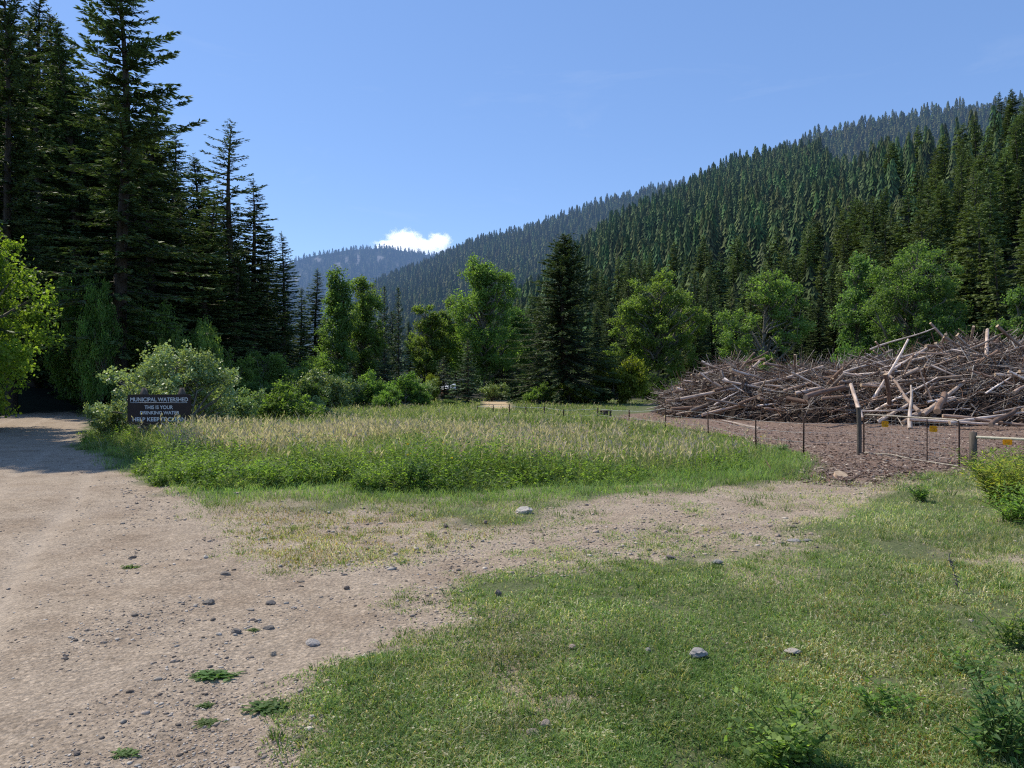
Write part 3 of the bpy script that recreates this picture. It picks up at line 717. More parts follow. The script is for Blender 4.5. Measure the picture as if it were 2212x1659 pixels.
# ------------------------------------------------------------------ broadleaf trees and bushes
def broadleaf(seed, h, w, cb=.2, nclump=46, leaves=220, leaf=.2, clump=.95, stems=1, trunk_r=.18, shape='oval', base=(.075, .13, .035), tip=(.15, .245, .07), lobes=None, bare=0.0, shell=.55):
    rng = np.random.default_rng(seed); cr, tr = Soup(), Soup()
    lobes = lobes or [(0, 0, .58, .5, .42)]
    # trunk axis
    starts = []
    for k in range(stems):
        az = rng.random() * 6.28; sp = 0 if stems == 1 else rng.random() * .35 * w * .4
        lean = (0 if stems == 1 else (.1 + .25 * rng.random())) * w * .5
        zs = np.linspace(-.15, h * (.8 if stems == 1 else .6), 7)
        ax = np.stack([np.cos(az) * (sp + lean * (zs / h) ** 1.2) + np.sin(zs * .9 + seed + k) * .015 * h * np.clip(zs / h, 0, 1), np.sin(az) * (sp + lean * (zs / h) ** 1.2) + np.cos(zs * .7 + seed) * .015 * h * np.clip(zs / h, 0, 1), zs], 1)
        tr.tube(ax, trunk_r * (1 if stems == 1 else .5) * np.clip(1 - zs / h * .95, .1, 1), 7, jit=.12)
        starts.append(ax)
    cl = []
    tries = 0
    while len(cl) < nclump and tries < 5000:
        tries += 1
        lx, ly, lz, lr, lh = lobes[rng.integers(len(lobes))]
        v = rng.normal(size=3); v /= np.linalg.norm(v); r = (shell + (1 - shell) * rng.random()) if rng.random() < .8 else rng.random()
        p_ = np.array([lx * w + v[0] * r * lr * w, ly * w + v[1] * r * lr * w, lz * h + v[2] * r * lh * h])
        if p_[2] < cb * h * (.6 + .6 * rng.random()): continue
        if any(np.linalg.norm(p_ - q) < clump * .5 for q in cl): continue
        cl.append(p_)
    tips = []
    for c in cl:
        ax = starts[rng.integers(len(starts))]
        zj = np.clip(c[2] - np.hypot(c[0], c[1]) * (.5 + .5 * rng.random()) - .05 * h, .08 * h if stems > 1 else cb * h * .8, ax[-1][2])
        a = np.array([np.interp(zj, ax[:, 2], ax[:, 0]), np.interp(zj, ax[:, 2], ax[:, 1]), zj])
        m1 = a * .62 + c * .38 + rng.normal(size=3) * .03 * h + np.array([0, 0, .03 * h]); m2 = a * .28 + c * .72 + rng.normal(size=3) * .03 * h
        L = np.linalg.norm(c - a); r0 = trunk_r * .12 + .022 * L
        tr.tube([a, m1, m2, c], [r0, r0 * .7, r0 * .45, r0 * .2], 5, cap=False)
        if rng.random() < bare: continue
        cr_r = clump * (.6 + .6 * rng.random())
        n = int(leaves * (.5 + rng.random()) * (cr_r / clump) ** 1.5)
        # a clump is a few sprays, each a small fan of leaves
        ns = max(4, n // 14); sc = rng.normal(size=(ns, 3)); sc = sc / np.linalg.norm(sc, axis=1, keepdims=True) * (rng.random((ns, 1)) ** .5) * cr_r
        sc[:, 2] *= .72
        pid = rng.integers(0, ns, n)
        pos = c + sc[pid] + rng.normal(size=(n, 3)) * cr_r * .16
        nrm = unit(rng.normal(size=(n, 3)) + np.array([0, 0, .6]) + unit(sc[pid]) * .5)
        axd = unit(np.cross(nrm, rng.normal(size=(n, 3)))); sd_ = np.cross(nrm, axd)
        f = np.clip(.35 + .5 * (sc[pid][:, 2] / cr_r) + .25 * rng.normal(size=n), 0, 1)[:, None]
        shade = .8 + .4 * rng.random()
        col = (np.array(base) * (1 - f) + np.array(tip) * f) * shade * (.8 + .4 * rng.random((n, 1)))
        ln = leaf * (.7 + .6 * rng.random(n))
        V, q, cc = leaf_quads(pos, axd, sd_, ln, ln * .72, col)
        cr.add(V, quads=q, col=cc)
    return cr, tr

def broad_meshes(nm, mat='leaf', bark='bark_pale', **kw):
    c, t = broadleaf(**kw)
    return c.mesh(nm + '_crown', [M[mat]]), t.mesh(nm + '_trunk', [M[bark]], smooth=True)

TALL = [(0, 0, .80, .26, .17), (.1, 0, .62, .42, .2), (-.12, .05, .5, .46, .22), (.05, -.1, .36, .40, .18)]
ROUND = [(0, 0, .72, .40, .24), (.2, .05, .55, .36, .24), (-.2, 0, .55, .36, .25), (0, -.1, .4, .42, .2)]
BUSH = [(0, 0, .55, .42, .40), (.22, .1, .42, .30, .32), (-.24, -.05, .40, .30, .32), (0, -.2, .35, .32, .3)]
YG, YGT = (.12, .19, .05), (.24, .335, .10)
TREES = [  # x centre, top y, half width, distance, lobes, dict, label
    (731, 576, 40, 88, TALL, dict(nclump=46, cb=.1, base=(.115, .19, .058), tip=(.22, .325, .11)), 'slender pale cottonwood, first from the dark firs'),
    (787, 581, 54, 92, TALL, dict(nclump=62, cb=.12), 'leafy cottonwood second from the dark firs, with a pointed top'),
    (925, 636, 44, 90, ROUND, dict(nclump=52, cb=.2), 'round topped cottonwood left of the pair behind the bushes'),
    (972, 634, 40, 94, ROUND, dict(nclump=48, cb=.2), 'cottonwood touching the biggest one on its left side'),
    (1045, 545, 66, 90, [(-.05, 0, .86, .22, .12), (.22, 0, .74, .3, .14), (-.15, 0, .62, .36, .2), (.15, -.1, .42, .46, .22), (-.2, 0, .3, .4, .2)], dict(nclump=104, cb=.1, trunk_r=.28), 'biggest cottonwood with forked trunk, tallest of the broadleaf trees'),
    (1110, 650, 48, 98, TALL, dict(nclump=50, cb=.1, base=(.08, .135, .042), tip=(.16, .25, .075)), 'darker cottonwood between the biggest one and the broad spruce'),
    (1420, 578, 98, 84, [(-.02, 0, .78, .36, .2), (.2, 0, .62, .32, .24), (-.28, 0, .5, .28, .3), (.1, -.1, .4, .35, .22)], dict(nclump=92, cb=.14, trunk_r=.22), 'broad cottonwood with dark trunks right of the yellow-green bush'),
    (1650, 570, 92, 76, [(.1, 0, .84, .3, .13), (.28, 0, .62, .24, .22), (-.3, 0, .55, .26, .2), (-.05, -.1, .38, .4, .2)], dict(nclump=62, cb=.16, bare=.16, leaves=200, trunk_r=.24, base=(.12, .19, .055), tip=(.23, .33, .11)), 'thin crowned cottonwood with bare pale upper limbs behind the slash pile'),
    (1850, 545, 48, 86, TALL, dict(nclump=50, cb=.15, base=(.10, .165, .06), tip=(.19, .285, .11)), 'pale cottonwood in front of the conifers, left of the large leafy one'),
    (1975, 505, 106, 80, ROUND, dict(nclump=100, cb=.12, trunk_r=.24, base=(.105, .175, .052), tip=(.205, .30, .105)), 'large leafy cottonwood above the tall end of the slash pile'),
    (2200, 610, 46, 72, TALL, dict(nclump=40, cb=.15, base=(.10, .165, .06), tip=(.19, .285, .11)), 'small cottonwood at the end of the row above the slash pile crest'),
]
for n, (x, yt, hw, Y, lob, kw, lab) in enumerate(TREES):
    X = (x - CX) / F * Y; h = H + (CY - yt) / F * Y; w = hw * 2 * Y / F
    d = dict(leaf=.21, leaves=270, clump=.09 * h * .7, base=YG, tip=YGT); d.update(kw); d['nclump'] = int(d['nclump'] * 1.45)
    ms = broad_meshes('cottonwood', seed=200 + n, h=h, w=w, lobes=lob, **d)
    put_tree('cottonwood_tree', ms, (X, Y, -.1), (1, 1, 1), 0, lab, 'cottonwood tree')

# bright tree by the road, and the dark tall shrubs under the firs
Y = 32.0
ms = broad_meshes('roadside_tree', seed=301, h=11.0, w=13.5, cb=.04, nclump=190, leaves=420, leaf=.15, clump=.95, stems=3, trunk_r=.2, lobes=[(0, 0, .58, .44, .40), (.16, 0, .42, .34, .36), (.1, -.1, .66, .3, .26), (.14, -.15, .22, .36, .22)], base=(.12, .19, .03), tip=(.27, .36, .06))
put_tree('alder_tree', ms, (-25.6, Y, left_z(-24.5, 32) - .1), (1, 1, 1), 0, 'bright yellow-green tree at the road bend, lit from behind', 'tree')
DARKB = [broad_meshes('tall_shrub', seed=310 + k, h=8, w=6, cb=.03, nclump=80, leaves=230, leaf=.2, clump=.95, stems=4, trunk_r=.12, lobes=BUSH, base=(.12, .20, .06), tip=(.25, .36, .10)) for k in range(3)]
for n, (x, yt, hw, Y, lab) in enumerate([(180, 520, 75, 52, 'tall dark shrub right behind the bright yellow-green tree'), (262, 600, 75, 54, 'dark shrub at the foot of the giant fir'),
                              (335, 625, 70, 50, 'dark shrub left of the one with sunlit edge'), (425, 645, 55, 52, 'tall shrub with a sunlit right edge above the sign'),
                              (500, 740, 55, 52, 'low dark shrub right of the sunlit edged one'), (575, 745, 60, 58, 'dark shrub under the slim pointed firs'),
                              (650, 760, 66, 66, 'dark shrub mass left of the grey willow'), (120, 700, 70, 60, 'dark undergrowth shrub at the back of the road bend'), (60, 800, 60, 62, 'low dark shrub closing the road bend'),
                              (230, 790, 80, 58, 'low dark shrub in deep shade behind the sign bush'), (700, 740, 50, 86, 'dark shrub between the firs and the first cottonwood'), (215, 570, 40, 46, 'slim leafy shrub catching sun beside the bright tree'), (452, 655, 34, 47, 'sunlit shrub standing forward under the pointed firs'), (372, 690, 40, 46, 'leafy shrub directly above the silvery willow bush')]):
    X = (x - CX) / F * Y; zb = left_z(X, Y) - .1; h = H + (CY - yt) / F * Y - zb; w = hw * 2 * Y / F
    put_tree('tall_shrub', DARKB[n % 3], (X, Y, zb), (w / 6, w / 6, h / 8), RNG.random() * 6, lab, 'shrub', 'dark shrubs under the firs')

GR = dict(base=(.20, .28, .11), tip=(.42, .52, .24))
PEAK = [(0, 0, .64, .28, .36), (.2, .1, .48, .28, .36), (-.2, -.05, .44, .28, .34), (0, -.2, .3, .36, .28)]
sb = broad_meshes('sign_willow', mat='willow', seed=330, h=3.4, w=4.5, cb=.02, nclump=105, leaves=230, leaf=.09, clump=.42, stems=6, trunk_r=.045, lobes=PEAK, **GR)
put_tree('willow_bush', sb, ((372 - CX) / F * 26, 26, -.05), (1, 1, 1), 0, 'silvery willow bush directly behind the brown sign', 'bush')
BSH = [broad_meshes('round_bush', mat='willow' if k == 0 else 'leaf', seed=340 + k, h=3, w=3.6, cb=.02, nclump=70, leaves=190, leaf=.13, clump=.48, stems=5, trunk_r=.05, lobes=BUSH, **c)
       for k, c in enumerate([dict(base=(.14, .21, .08), tip=(.30, .40, .16)), dict(base=(.10, .17, .045), tip=(.22, .33, .085)), dict(base=(.13, .175, .03), tip=(.29, .34, .06)), dict(base=(.05, .09, .03), tip=(.11, .18, .055))])]
for x, yt, hw, Y, k, lab in [(228, 848, 42, 26, 0, 'low leafy bush left of the sign at the road edge'), (515, 812, 55, 30, 0, 'grey green bush right of the sign willow'), (455, 790, 40, 29, 0, 'small willow bush touching the sign willow'),
                             (620, 822, 72, 33, 1, 'bright green bush with glossy leaves, front of the left thicket'), (560, 800, 50, 38, 3, 'dark bush behind the glossy leaved one'), (668, 845, 45, 36, 0, 'low glossy bush beside the meadow fence wire'),
                             (715, 778, 66, 52, 0, 'round grey willow at the back of the meadow'), (640, 800, 60, 46, 3, 'dark round bush left of the grey willow'),
                             (800, 800, 50, 60, 1, 'green bush right of the grey willow'), (765, 820, 40, 58, 3, 'dark low bush below the second cottonwood'), (870, 803, 52, 62, 1, 'green bush in the middle of the meadow back edge'),
                             (905, 800, 40, 66, 0, 'pale bush left of the shed'), (932, 792, 18, 80, 2, 'small yellowish bush just left of the shed'), (838, 832, 40, 56, 1, 'low bush bulging into the meadow'),
                             (912, 845, 24, 62, 1, 'tiny bush below the pale one near the shed'), (968, 862, 20, 68, 3, 'dark low bush in front of the shed'),
                             (1068, 818, 36, 84, 0, 'whitish bush right of the young fir'), (1120, 822, 44, 92, 3, 'dark bush at the end of the sandy path'),
                             (1338, 745, 58, 74, 2, 'yellow-green round bush right of the broad spruce'), (1235, 815, 46, 73, 2, 'yellowish undergrowth at the foot of the broad spruce'), (1165, 825, 34, 72, 1, 'leafy bush under the left branches of the broad spruce'),
                             (1290, 822, 36, 74, 3, 'dark bush between the broad spruce and the yellow-green bush'),
                             (1420, 800, 46, 80, 3, 'dark bush below the broad cottonwood'), (1475, 812, 46, 76, 3, 'dark low bush left of the slash pile'), (1525, 800, 46, 78, 3, 'dark bush behind the low end of the slash pile'),
                             (1600, 772, 46, 70, 1, 'green bush behind the dip of the slash pile'), (1665, 760, 50, 70, 1, 'green bush under the thin crowned cottonwood'), (1815, 738, 48, 66, 1, 'green bush rising over the middle of the slash pile'), (1880, 742, 40, 70, 3, 'dark bush behind the long pole of the slash pile'),
                             (1740, 770, 50, 72, 3, 'dark bush behind the slash pile slope'), (2060, 720, 60, 70, 3, 'dark bush behind the tall end of the slash pile')]:
    X = (x - CX) / F * Y; zb = max(-.05, left_z(X, Y) - .05); h = H + (CY - yt) / F * Y - zb; w = hw * 2 * Y / F
    put_tree('bush', BSH[k], (X, Y, zb), (w / 3.6, w / 3.6, h / 3), RNG.random() * 6, lab, 'bush')

# ------------------------------------------------------------------ grass
def ribbons(bx, by, bz, h, w, az, lean, col, tipcol, face=None):
    """bent blades: base pair, mid pair, tip"""
    n = len(bx)
    b = np.stack([bx, by, bz], 1); d = np.stack([np.cos(az), np.sin(az), np.zeros(n)], 1)
    fa = RNG.random(n) * 2 * PI if face is None else face
    s = np.stack([np.cos(fa), np.sin(fa), np.zeros(n)], 1) * (w * .5)[:, None]
    up = np.array([0, 0, 1.0])
    mid = b + d * (lean * h * .3)[:, None] + up * (h * .58)[:, None]
    tip = b + d * (lean * h)[:, None] + up * (h * np.sqrt(np.clip(1 - .45 * lean ** 2, .2, 1)))[:, None]
    V = np.stack([b - s, b + s, mid + s * .8, mid - s * .8, tip], 1).reshape(-1, 3)
    k = np.arange(n)[:, None] * 5
    q = k + np.array([[0, 1, 2, 3]]); t = k + np.array([[3, 2, 4]])
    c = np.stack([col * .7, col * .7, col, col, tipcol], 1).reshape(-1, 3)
    return V, q, t, c

def screen_points(n, x0, x1, y0, y1):
    px = x0 + (x1 - x0) * RNG.random(n); py = y0 + (y1 - y0) * RNG.random(n)
    Y = F * H / (py - CY); return (px - CX) / F * Y, Y

def grass_cover(X, Y):
    """how much turf grows at a point, 0..1, and how dry it is"""
    jit = (fbm(X * 1.3, Y * 1.3, 21, 4) - .5) * 1.5 * np.clip(np.hypot(X, Y) / 10, .45, .8)
    d = sdf(DIRT, X, Y) + jit
    near = np.clip(np.hypot(X, Y) / 9, .3, 1)
    g = sstep(-.8, .3, d / near + (fbm(X * 3.1, Y * 3.1, 53, 3) - .5) * 1.3)
    clump = fbm(X * 2.1, Y * 2.1, 51, 4); fine = fbm(X * 6, Y * 6, 52, 3)
    g = g * sstep(.22, .50, clump * .55 + fine * .35 + .10)
    tr = sstep(.3, -.6, sdf(TRACK, X, Y)); dr = sstep(.3, -.5, sdf(DRY, X, Y))
    g = np.maximum(g, tr * sstep(.38, .56, clump * .6 + fine * .4) * .85)
    g = np.maximum(g, dr * sstep(.28, .46, clump * .6 + fine * .4))
    g = np.maximum(g, .0)
    md = sdf(MEADOW, X, Y)
    g = np.maximum(g, sstep(2.6, 1.0, md) * sstep(-.35, .15, sdf(DIRT, X, Y) + (fbm(X * 3.1, Y * 3.1, 53, 3) - .5) * .6))
    g = g * (1 - .8 * sstep(.60, .72, fbm(X * 1.1 + 5, Y * 1.1, 58, 4)) * sstep(1.5, 2.5, md))
    ch = sstep(.3, -.3, sdf(CHIP, X, Y))
    g = g * (1 - ch)
    dry = np.clip(dr * (.45 + .8 * (fbm(X * .9, Y * .9, 61, 3) - .3)) + .35 * sstep(.55, .75, fbm(X * .5, Y * .5, 62, 3)) * sstep(11, 8, Y), 0, 1)
    return g, dry

def make_lawn():
    n = 620000
    X, Y = screen_points(n, -320, 2530, 955, 1800)
    g, dry = grass_cover(X, Y)
    m = sdf(MEADOW, X, Y)
    keep = (RNG.random(n) < g) & (m > -1.2) & (Y < 27) & (sdf(ROAD, X, Y) > -.2)
    keep &= ~((X < -14) & (Y > 20))
    X, Y, dry, g = X[keep], Y[keep], dry[keep], g[keep]
    n = len(X); Z = ground_z(X, Y) - .004
    tall = fbm(X * .8, Y * .8, 71, 3)
    rightside = sstep(1.5, 5, X - .12 * Y)
    h = (.014 + .038 * RNG.random(n) ** 1.8) * (.6 + .9 * tall) * (1 + .6 * rightside) * (.55 + .6 * g)
    h *= 1 + .35 * sstep(8, 16, Y)
    w = np.maximum(.0035 + .004 * RNG.random(n), Y * .00055)
    lean = np.clip(.5 + .7 * RNG.random(n), 0, 1.2)
    az = RNG.random(n) * 6.28
    v = RNG.random((n, 1))
    pal = np.array([(.125, .225, .065), (.195, .305, .092), (.28, .375, .13), (.43, .43, .23), (.62, .57, .38)])
    pick = np.searchsorted([.27, .55, .77, .90], RNG.random(n) + .14 * rightside + .35 * dry + .5 * (fbm(X * .8 + 9, Y * .8, 73, 4) - .5))
    col = pal[np.clip(pick, 0, 4)] * (.8 + .4 * v)
    dc = np.array([(.26, .22, .055), (.30, .19, .05), (.15, .17, .045)])[RNG.integers(0, 3, n)]
    isd = (RNG.random(n) < dry * .8)[:, None]
    col = np.where(isd, dc * (.8 + .4 * v), col)
    vg = sstep(3.2, 1.4, sdf(MEADOW, X, Y)) * sstep(-.5, .1, sdf(DIRT, X, Y))
    h = h * (1 + 1.5 * vg); col = col * (1 - .75 * vg[:, None]) + .75 * vg[:, None] * np.array([(.155, .27, .07)]) * (.6 + .8 * v)
    shade = (.37 + .78 * fbm(X * .45, Y * .45, 81, 3) + .75 * fbm(X * 2.2, Y * 2.2, 82, 3))[:, None]
    col = col * shade
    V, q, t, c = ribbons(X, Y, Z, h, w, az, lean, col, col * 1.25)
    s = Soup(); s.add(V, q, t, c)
    # tufts of longer blades
    nt_, nb = 5200, 22
    tx, ty = screen_points(nt_, -320, 2530, 960, 1790); g2, d2 = grass_cover(tx, ty)
    ok = (RNG.random(nt_) < g2 * (.15 + 1.1 * sstep(.42, .62, fbm(tx * .9, ty * .9, 72, 3)))) & (sdf(MEADOW, tx, ty) > -.5) & (ty < 26) & (sdf(ROAD, tx, ty) > 0)
    tx, ty, d2 = tx[ok], ty[ok], d2[ok]; kt = len(tx); rt = (.03 + .06 * RNG.random(kt)) * np.clip(ty / 7, .9, 2.0)
    tcol = np.array([(.10, .175, .05), (.14, .225, .065), (.21, .29, .09), (.36, .36, .17)])[np.searchsorted([.38, .68, .9], RNG.random(kt) + .3 * d2)] * (.8 + .4 * RNG.random((kt, 1)))
    ii = np.repeat(np.arange(kt), nb); aa = RNG.random(len(ii)) * 6.283; rr_ = RNG.random(len(ii)) ** .5
    bx, by = tx[ii] + np.cos(aa) * rr_ * rt[ii], ty[ii] + np.sin(aa) * rr_ * rt[ii]
    hh = (.04 + .05 * RNG.random(kt))[ii] * (.6 + .7 * RNG.random(len(ii))) * np.clip(by / 9, .8, 1.5)
    cc_ = tcol[ii] * (.75 + .5 * RNG.random((len(ii), 1)))
    V, q, t, c = ribbons(bx, by, ground_z(bx, by) - .004, hh, np.maximum(.004 + .003 * RNG.random(len(ii)), by * .0006), aa, .3 + .8 * rr_, cc_, cc_ * 1.3); s.add(V, q, t, c)
    # small broad clover leaves among the blades
    k = RNG.choice(n, n // 7, replace=False)
    ax = unit(np.stack([np.cos(az[k]), np.sin(az[k]), .2 * RNG.normal(size=len(k))], 1)); nr = unit(np.stack([RNG.normal(size=len(k)) * .5, RNG.normal(size=len(k)) * .5, np.ones(len(k))], 1))
    ln = np.maximum(.010 + .012 * RNG.random(len(k)), Y[k] * .0011)
    V, q, c = leaf_quads(np.stack([X[k], Y[k], Z[k] + h[k] * .7], 1), ax, unit(np.cross(nr, ax)), ln, ln * .8, col[k] * .95)
    s.add(V, q, None, c)
    o = obj('grass', s.mesh('grass', [M['lawn']])); tag(o, 'short trampled grass and clover on the open ground', 'grass', kind='stuff')
make_lawn()

def make_meadow():
    n = 330000
    X, Y = screen_points(n, -60, 1800, 858, 1075)
    # ease of the far edge: the photograph shows blades down to its last rows
    m = sdf(MEADOW, X, Y) + (fbm(X * .8, Y * .8, 91, 3) - .5) * 2.6
    keep = (m < 0) & (sdf(FARPATH, X, Y) > .5)
    X, Y, m = X[keep], Y[keep], m[keep]; n = len(X)
    Z = ground_z(X, Y) - .02
    pxx = CX + X / Y * F
    edge = sstep(0.2, -2.2, m)
    tall = .45 + .75 * fbm(X * .35, Y * .35, 92, 3)
    leftness = sstep(1500, 700, pxx)
    h = (.25 + .52 * RNG.random(n)) * tall * (.3 + .7 * edge) * (.42 + .68 * leftness) * (1 + .12 * np.exp(-((X + 9.6) / 2.5) ** 2) * np.exp(-((Y - 21) / 2.0) ** 2)) * (1 + .5 * (RNG.random(n) < .06)) * (1 - .35 * sstep(25, 60, Y))
    w = np.maximum(.008 + .008 * RNG.random(n), Y * .0009)
    lean = .3 + .75 * RNG.random(n)
    az = RNG.random(n) * 6.283
    v = RNG.random((n, 1))
    mixf = fbm(X * .12 + 3, Y * .12, 93, 3)
    pal = np.array([(.11, .165, .048), (.17, .23, .07), (.235, .285, .095), (.33, .34, .15), (.45, .42, .27)])
    pick = np.searchsorted([.20, .46, .72, .88], RNG.random(n) + (mixf - .5) * .5 + .10 * sstep(14, 26, Y) * 1.0 - .08)
    col = pal[np.clip(pick, 0, 4)] * (.8 + .4 * v) * (.75 + .5 * fbm(X * .3, Y * .3, 94, 3))[:, None]
    s = Soup()
    V, q, t, c = ribbons(X, Y, Z, h, w, az, lean, col, col * np.array([1.35, 1.25, 1.1]))
    s.add(V, q, t, c)
    o = obj('meadow_grass', s.mesh('meadow_grass', [M['grass']])); tag(o, 'tall uncut green grass filling the meadow', 'grass', kind='stuff')
    # ripe seed heads: tan plumes in drifts
    n = 60000
    X, Y = screen_points(n, 150, 1700, 866, 1040)
    drift = fbm(X * .34, Y * .2, 95, 4)
    px = CX + X / Y * F; py = CY + F * H / Y
    band = np.exp(-((py - (985 - .012 * (px - 900))) / 26) ** 2) * sstep(500, 800, px) * sstep(1560, 1400, px) + np.exp(-((px - 560) / 190) ** 2) * np.exp(-((py - 965) / 34) ** 2) * 1.3 + np.exp(-((px - 400) / 90) ** 2) * .8 * np.exp(-((py - 975) / 25) ** 2)
    keep = (sdf(MEADOW, X, Y) < -.6) & (RNG.random(n) < np.clip(.035 + band * sstep(.44, .60, drift) * .85, 0, 1)) & (sdf(FARPATH, X, Y) > 1)
    X, Y = X[keep], Y[keep]; n = len(X); Z = ground_z(X, Y)
    h = (.55 + .38 * RNG.random(n)) * (1 - .3 * sstep(25, 60, Y)) * (1 + .35 * np.exp(-((X + 9.6) / 2.2) ** 2) * np.exp(-((Y - 21) / 2.0) ** 2)) * (.65 + .35 * sstep(1500, 800, CX + X / Y * F))
    az = RNG.random(n) * 6.283; lean = .1 + .4 * RNG.random(n)
    tan = np.array([(.50, .395, .31), (.56, .44, .365), (.42, .36, .23)])[RNG.integers(0, 3, n)] * (.8 + .4 * RNG.random((n, 1)))
    s = Soup()
    V, q, t, c = ribbons(X, Y, Z, h, np.maximum(.004, Y * .0004) * np.ones(n), az, lean, tan * .7, tan)
    s.add(V, q, t, c)
    up = np.array([0, 0, 1.0]); d = np.stack([np.cos(az), np.sin(az), np.zeros(n)], 1)
    for k in range(3):
        b = np.stack([X, Y, Z], 1) + d * (lean * h * (.5 + .15 * k))[:, None] + up * (h * (.70 + .09 * k))[:, None]
        ax = unit(up + d * .5 + RNG.normal(size=(n, 3)) * .35); ln = (.09 + .07 * RNG.random(n))
        V, q, c = leaf_quads(b, ax, unit(np.cross(ax, rand_unit(n))), ln, np.maximum(ln * .22, Y * .0009), tan * (.9 + .2 * RNG.random((n, 1))))
        s.add(V, q, None, c)
    o = obj('seed_heads', s.mesh('seed_heads', [M['grass']])); tag(o, 'ripe tan grass seed heads drifting across the meadow', 'grass', kind='stuff')
    # leafy weeds along the front edge of the meadow and around the sign
    n = 26000
    X, Y = screen_points(n, 170, 1620, 880, 1078)
    m = sdf(MEADOW, X, Y) + (fbm(X * .8, Y * .8, 91, 3) - .5) * 2.6
    keep = (m < .1) & (RNG.random(n) < (.035 + .965 * sstep(-3.4, -1.3, m)) * (.15 + .95 * sstep(.42, .6, fbm(X * .6, Y * .6, 96, 3))) * (.35 + .65 * sstep(1250, 850, CX + X / Y * F)))
    X, Y = X[keep], Y[keep]; n = len(X); Z = ground_z(X, Y)
    hh = (.36 + .62 * RNG.random(n)) * (.5 + .8 * fbm(X * .7, Y * .7, 97, 3)) * (.45 + .55 * sstep(1550, 1000, CX + X / Y * F)) * (.4 + .6 * sstep(.1, -1.6, m[keep]))
    tint = (np.array([(.115, .19, .046), (.17, .255, .06), (.075, .13, .038)])[RNG.integers(0, 3, n)]) * (.8 + .4 * RNG.random((n, 1)))
    s = Soup()
    V, q, t, c = ribbons(X, Y, Z, hh, np.full(n, .01), RNG.random(n) * 6.28, .15 * RNG.random(n), tint * .7, tint); s.add(V, q, t, c)
    for k in range(16):
        z = (.12 + .88 * (k / 15)) * hh; a = RNG.random(n) * 6.28
        b = np.stack([X, Y, Z + z], 1) + RNG.normal(size=(n, 3)) * .035
        ax = unit(np.stack([np.cos(a), np.sin(a), .35 * RNG.normal(size=n) + .25], 1)); ln = (.06 + .07 * RNG.random(n)) * (1.1 - .5 * k / 15)
        nr = unit(np.array([0, 0, 1.]) + RNG.normal(size=(n, 3)) * .5)
        V, q, c = leaf_quads(b, ax, unit(np.cross(nr, ax)), ln, ln * .38, tint * (.85 + .35 * RNG.random((n, 1)) + .12 * k / 15)); s.add(V, q, None, c)
    o = obj('meadow_weeds', s.mesh('meadow_weeds', [M['leaf']])); tag(o, 'dense leafy weeds along the front edge of the meadow', 'weeds', kind='stuff')
    # pink and yellow flower heads
    n = 900
    X, Y = screen_points(n, 300, 1680, 900, 1060)
    keep = (sdf(MEADOW, X, Y) < -.3) & (RNG.random(n) < sstep(.45, .62, fbm(X * .5, Y * .5, 98, 3)) * .6 + .05)
    X, Y = X[keep], Y[keep]; n = len(X)
    s = Soup(); hh = .45 + .3 * RNG.random(n)
    pink = np.where(RNG.random((n, 1)) < .75, np.array([(.50, .28, .42)]), np.array([(.62, .42, .03)])) * (.7 + .5 * RNG.random((n, 1)))
    for k in range(5):
        ax = rand_unit(n); ax[:, 2] = np.abs(ax[:, 2]); ln = .022 + .02 * RNG.random(n)
        V, q, c = leaf_quads(np.stack([X, Y, ground_z(X, Y) + hh], 1), ax, unit(np.cross(ax, rand_unit(n))), ln, ln * .8, pink); s.add(V, q, None, c)
    V, q, t, c = ribbons(X, Y, ground_z(X, Y), hh, np.full(n, .006), RNG.random(n) * 6, .05 * RNG.random(n), pink * 0 + np.array([.06, .09, .03]), pink * 0 + np.array([.06, .09, .03])); s.add(V, q, t, c)
    o = obj('wildflowers', s.mesh('wildflowers', [M['grass']])); tag(o, 'scattered pink and yellow wildflowers in the meadow', 'flowers', kind='stuff')
make_meadow()

def stones_soup(X, Y, Z, r, col, seed, flat=.55):
    rng = np.random.default_rng(seed); n = len(X)
    ph = (1 + 5 ** .5) / 2
    iv = np.array([(-1, ph, 0), (1, ph, 0), (-1, -ph, 0), (1, -ph, 0), (0, -1, ph), (0, 1, ph), (0, -1, -ph), (0, 1, -ph), (ph, 0, -1), (ph, 0, 1), (-ph, 0, -1), (-ph, 0, 1)]) / 1.9
    it = np.array([(0, 11, 5), (0, 5, 1), (0, 1, 7), (0, 7, 10), (0, 10, 11), (1, 5, 9), (5, 11, 4), (11, 10, 2), (10, 7, 6), (7, 1, 8), (3, 9, 4), (3, 4, 2), (3, 2, 6), (3, 6, 8), (3, 8, 9), (4, 9, 5), (2, 4, 11), (6, 2, 10), (8, 6, 7), (9, 8, 1)])
    th = rng.random(n) * 6.28; c, s = np.cos(th)[:, None], np.sin(th)[:, None]
    P_ = iv[None] * (1 + (rng.random((n, 12, 1)) - .5) * .6)
    P_ = P_ * np.stack([r * (.8 + .7 * rng.random(n)), r * (.6 + .5 * rng.random(n)), r * flat * (.6 + .6 * rng.random(n))], 1)[:, None, :]
    x = P_[..., 0] * c - P_[..., 1] * s + X[:, None]; y = P_[..., 0] * s + P_[..., 1] * c + Y[:, None]; z = P_[..., 2] + (Z + r * flat * .3)[:, None]
    return np.stack([x, y, z], -1).reshape(-1, 3), (np.arange(n)[:, None, None] * 12 + it[None]).reshape(-1, 3), np.repeat(col, 12, 0)

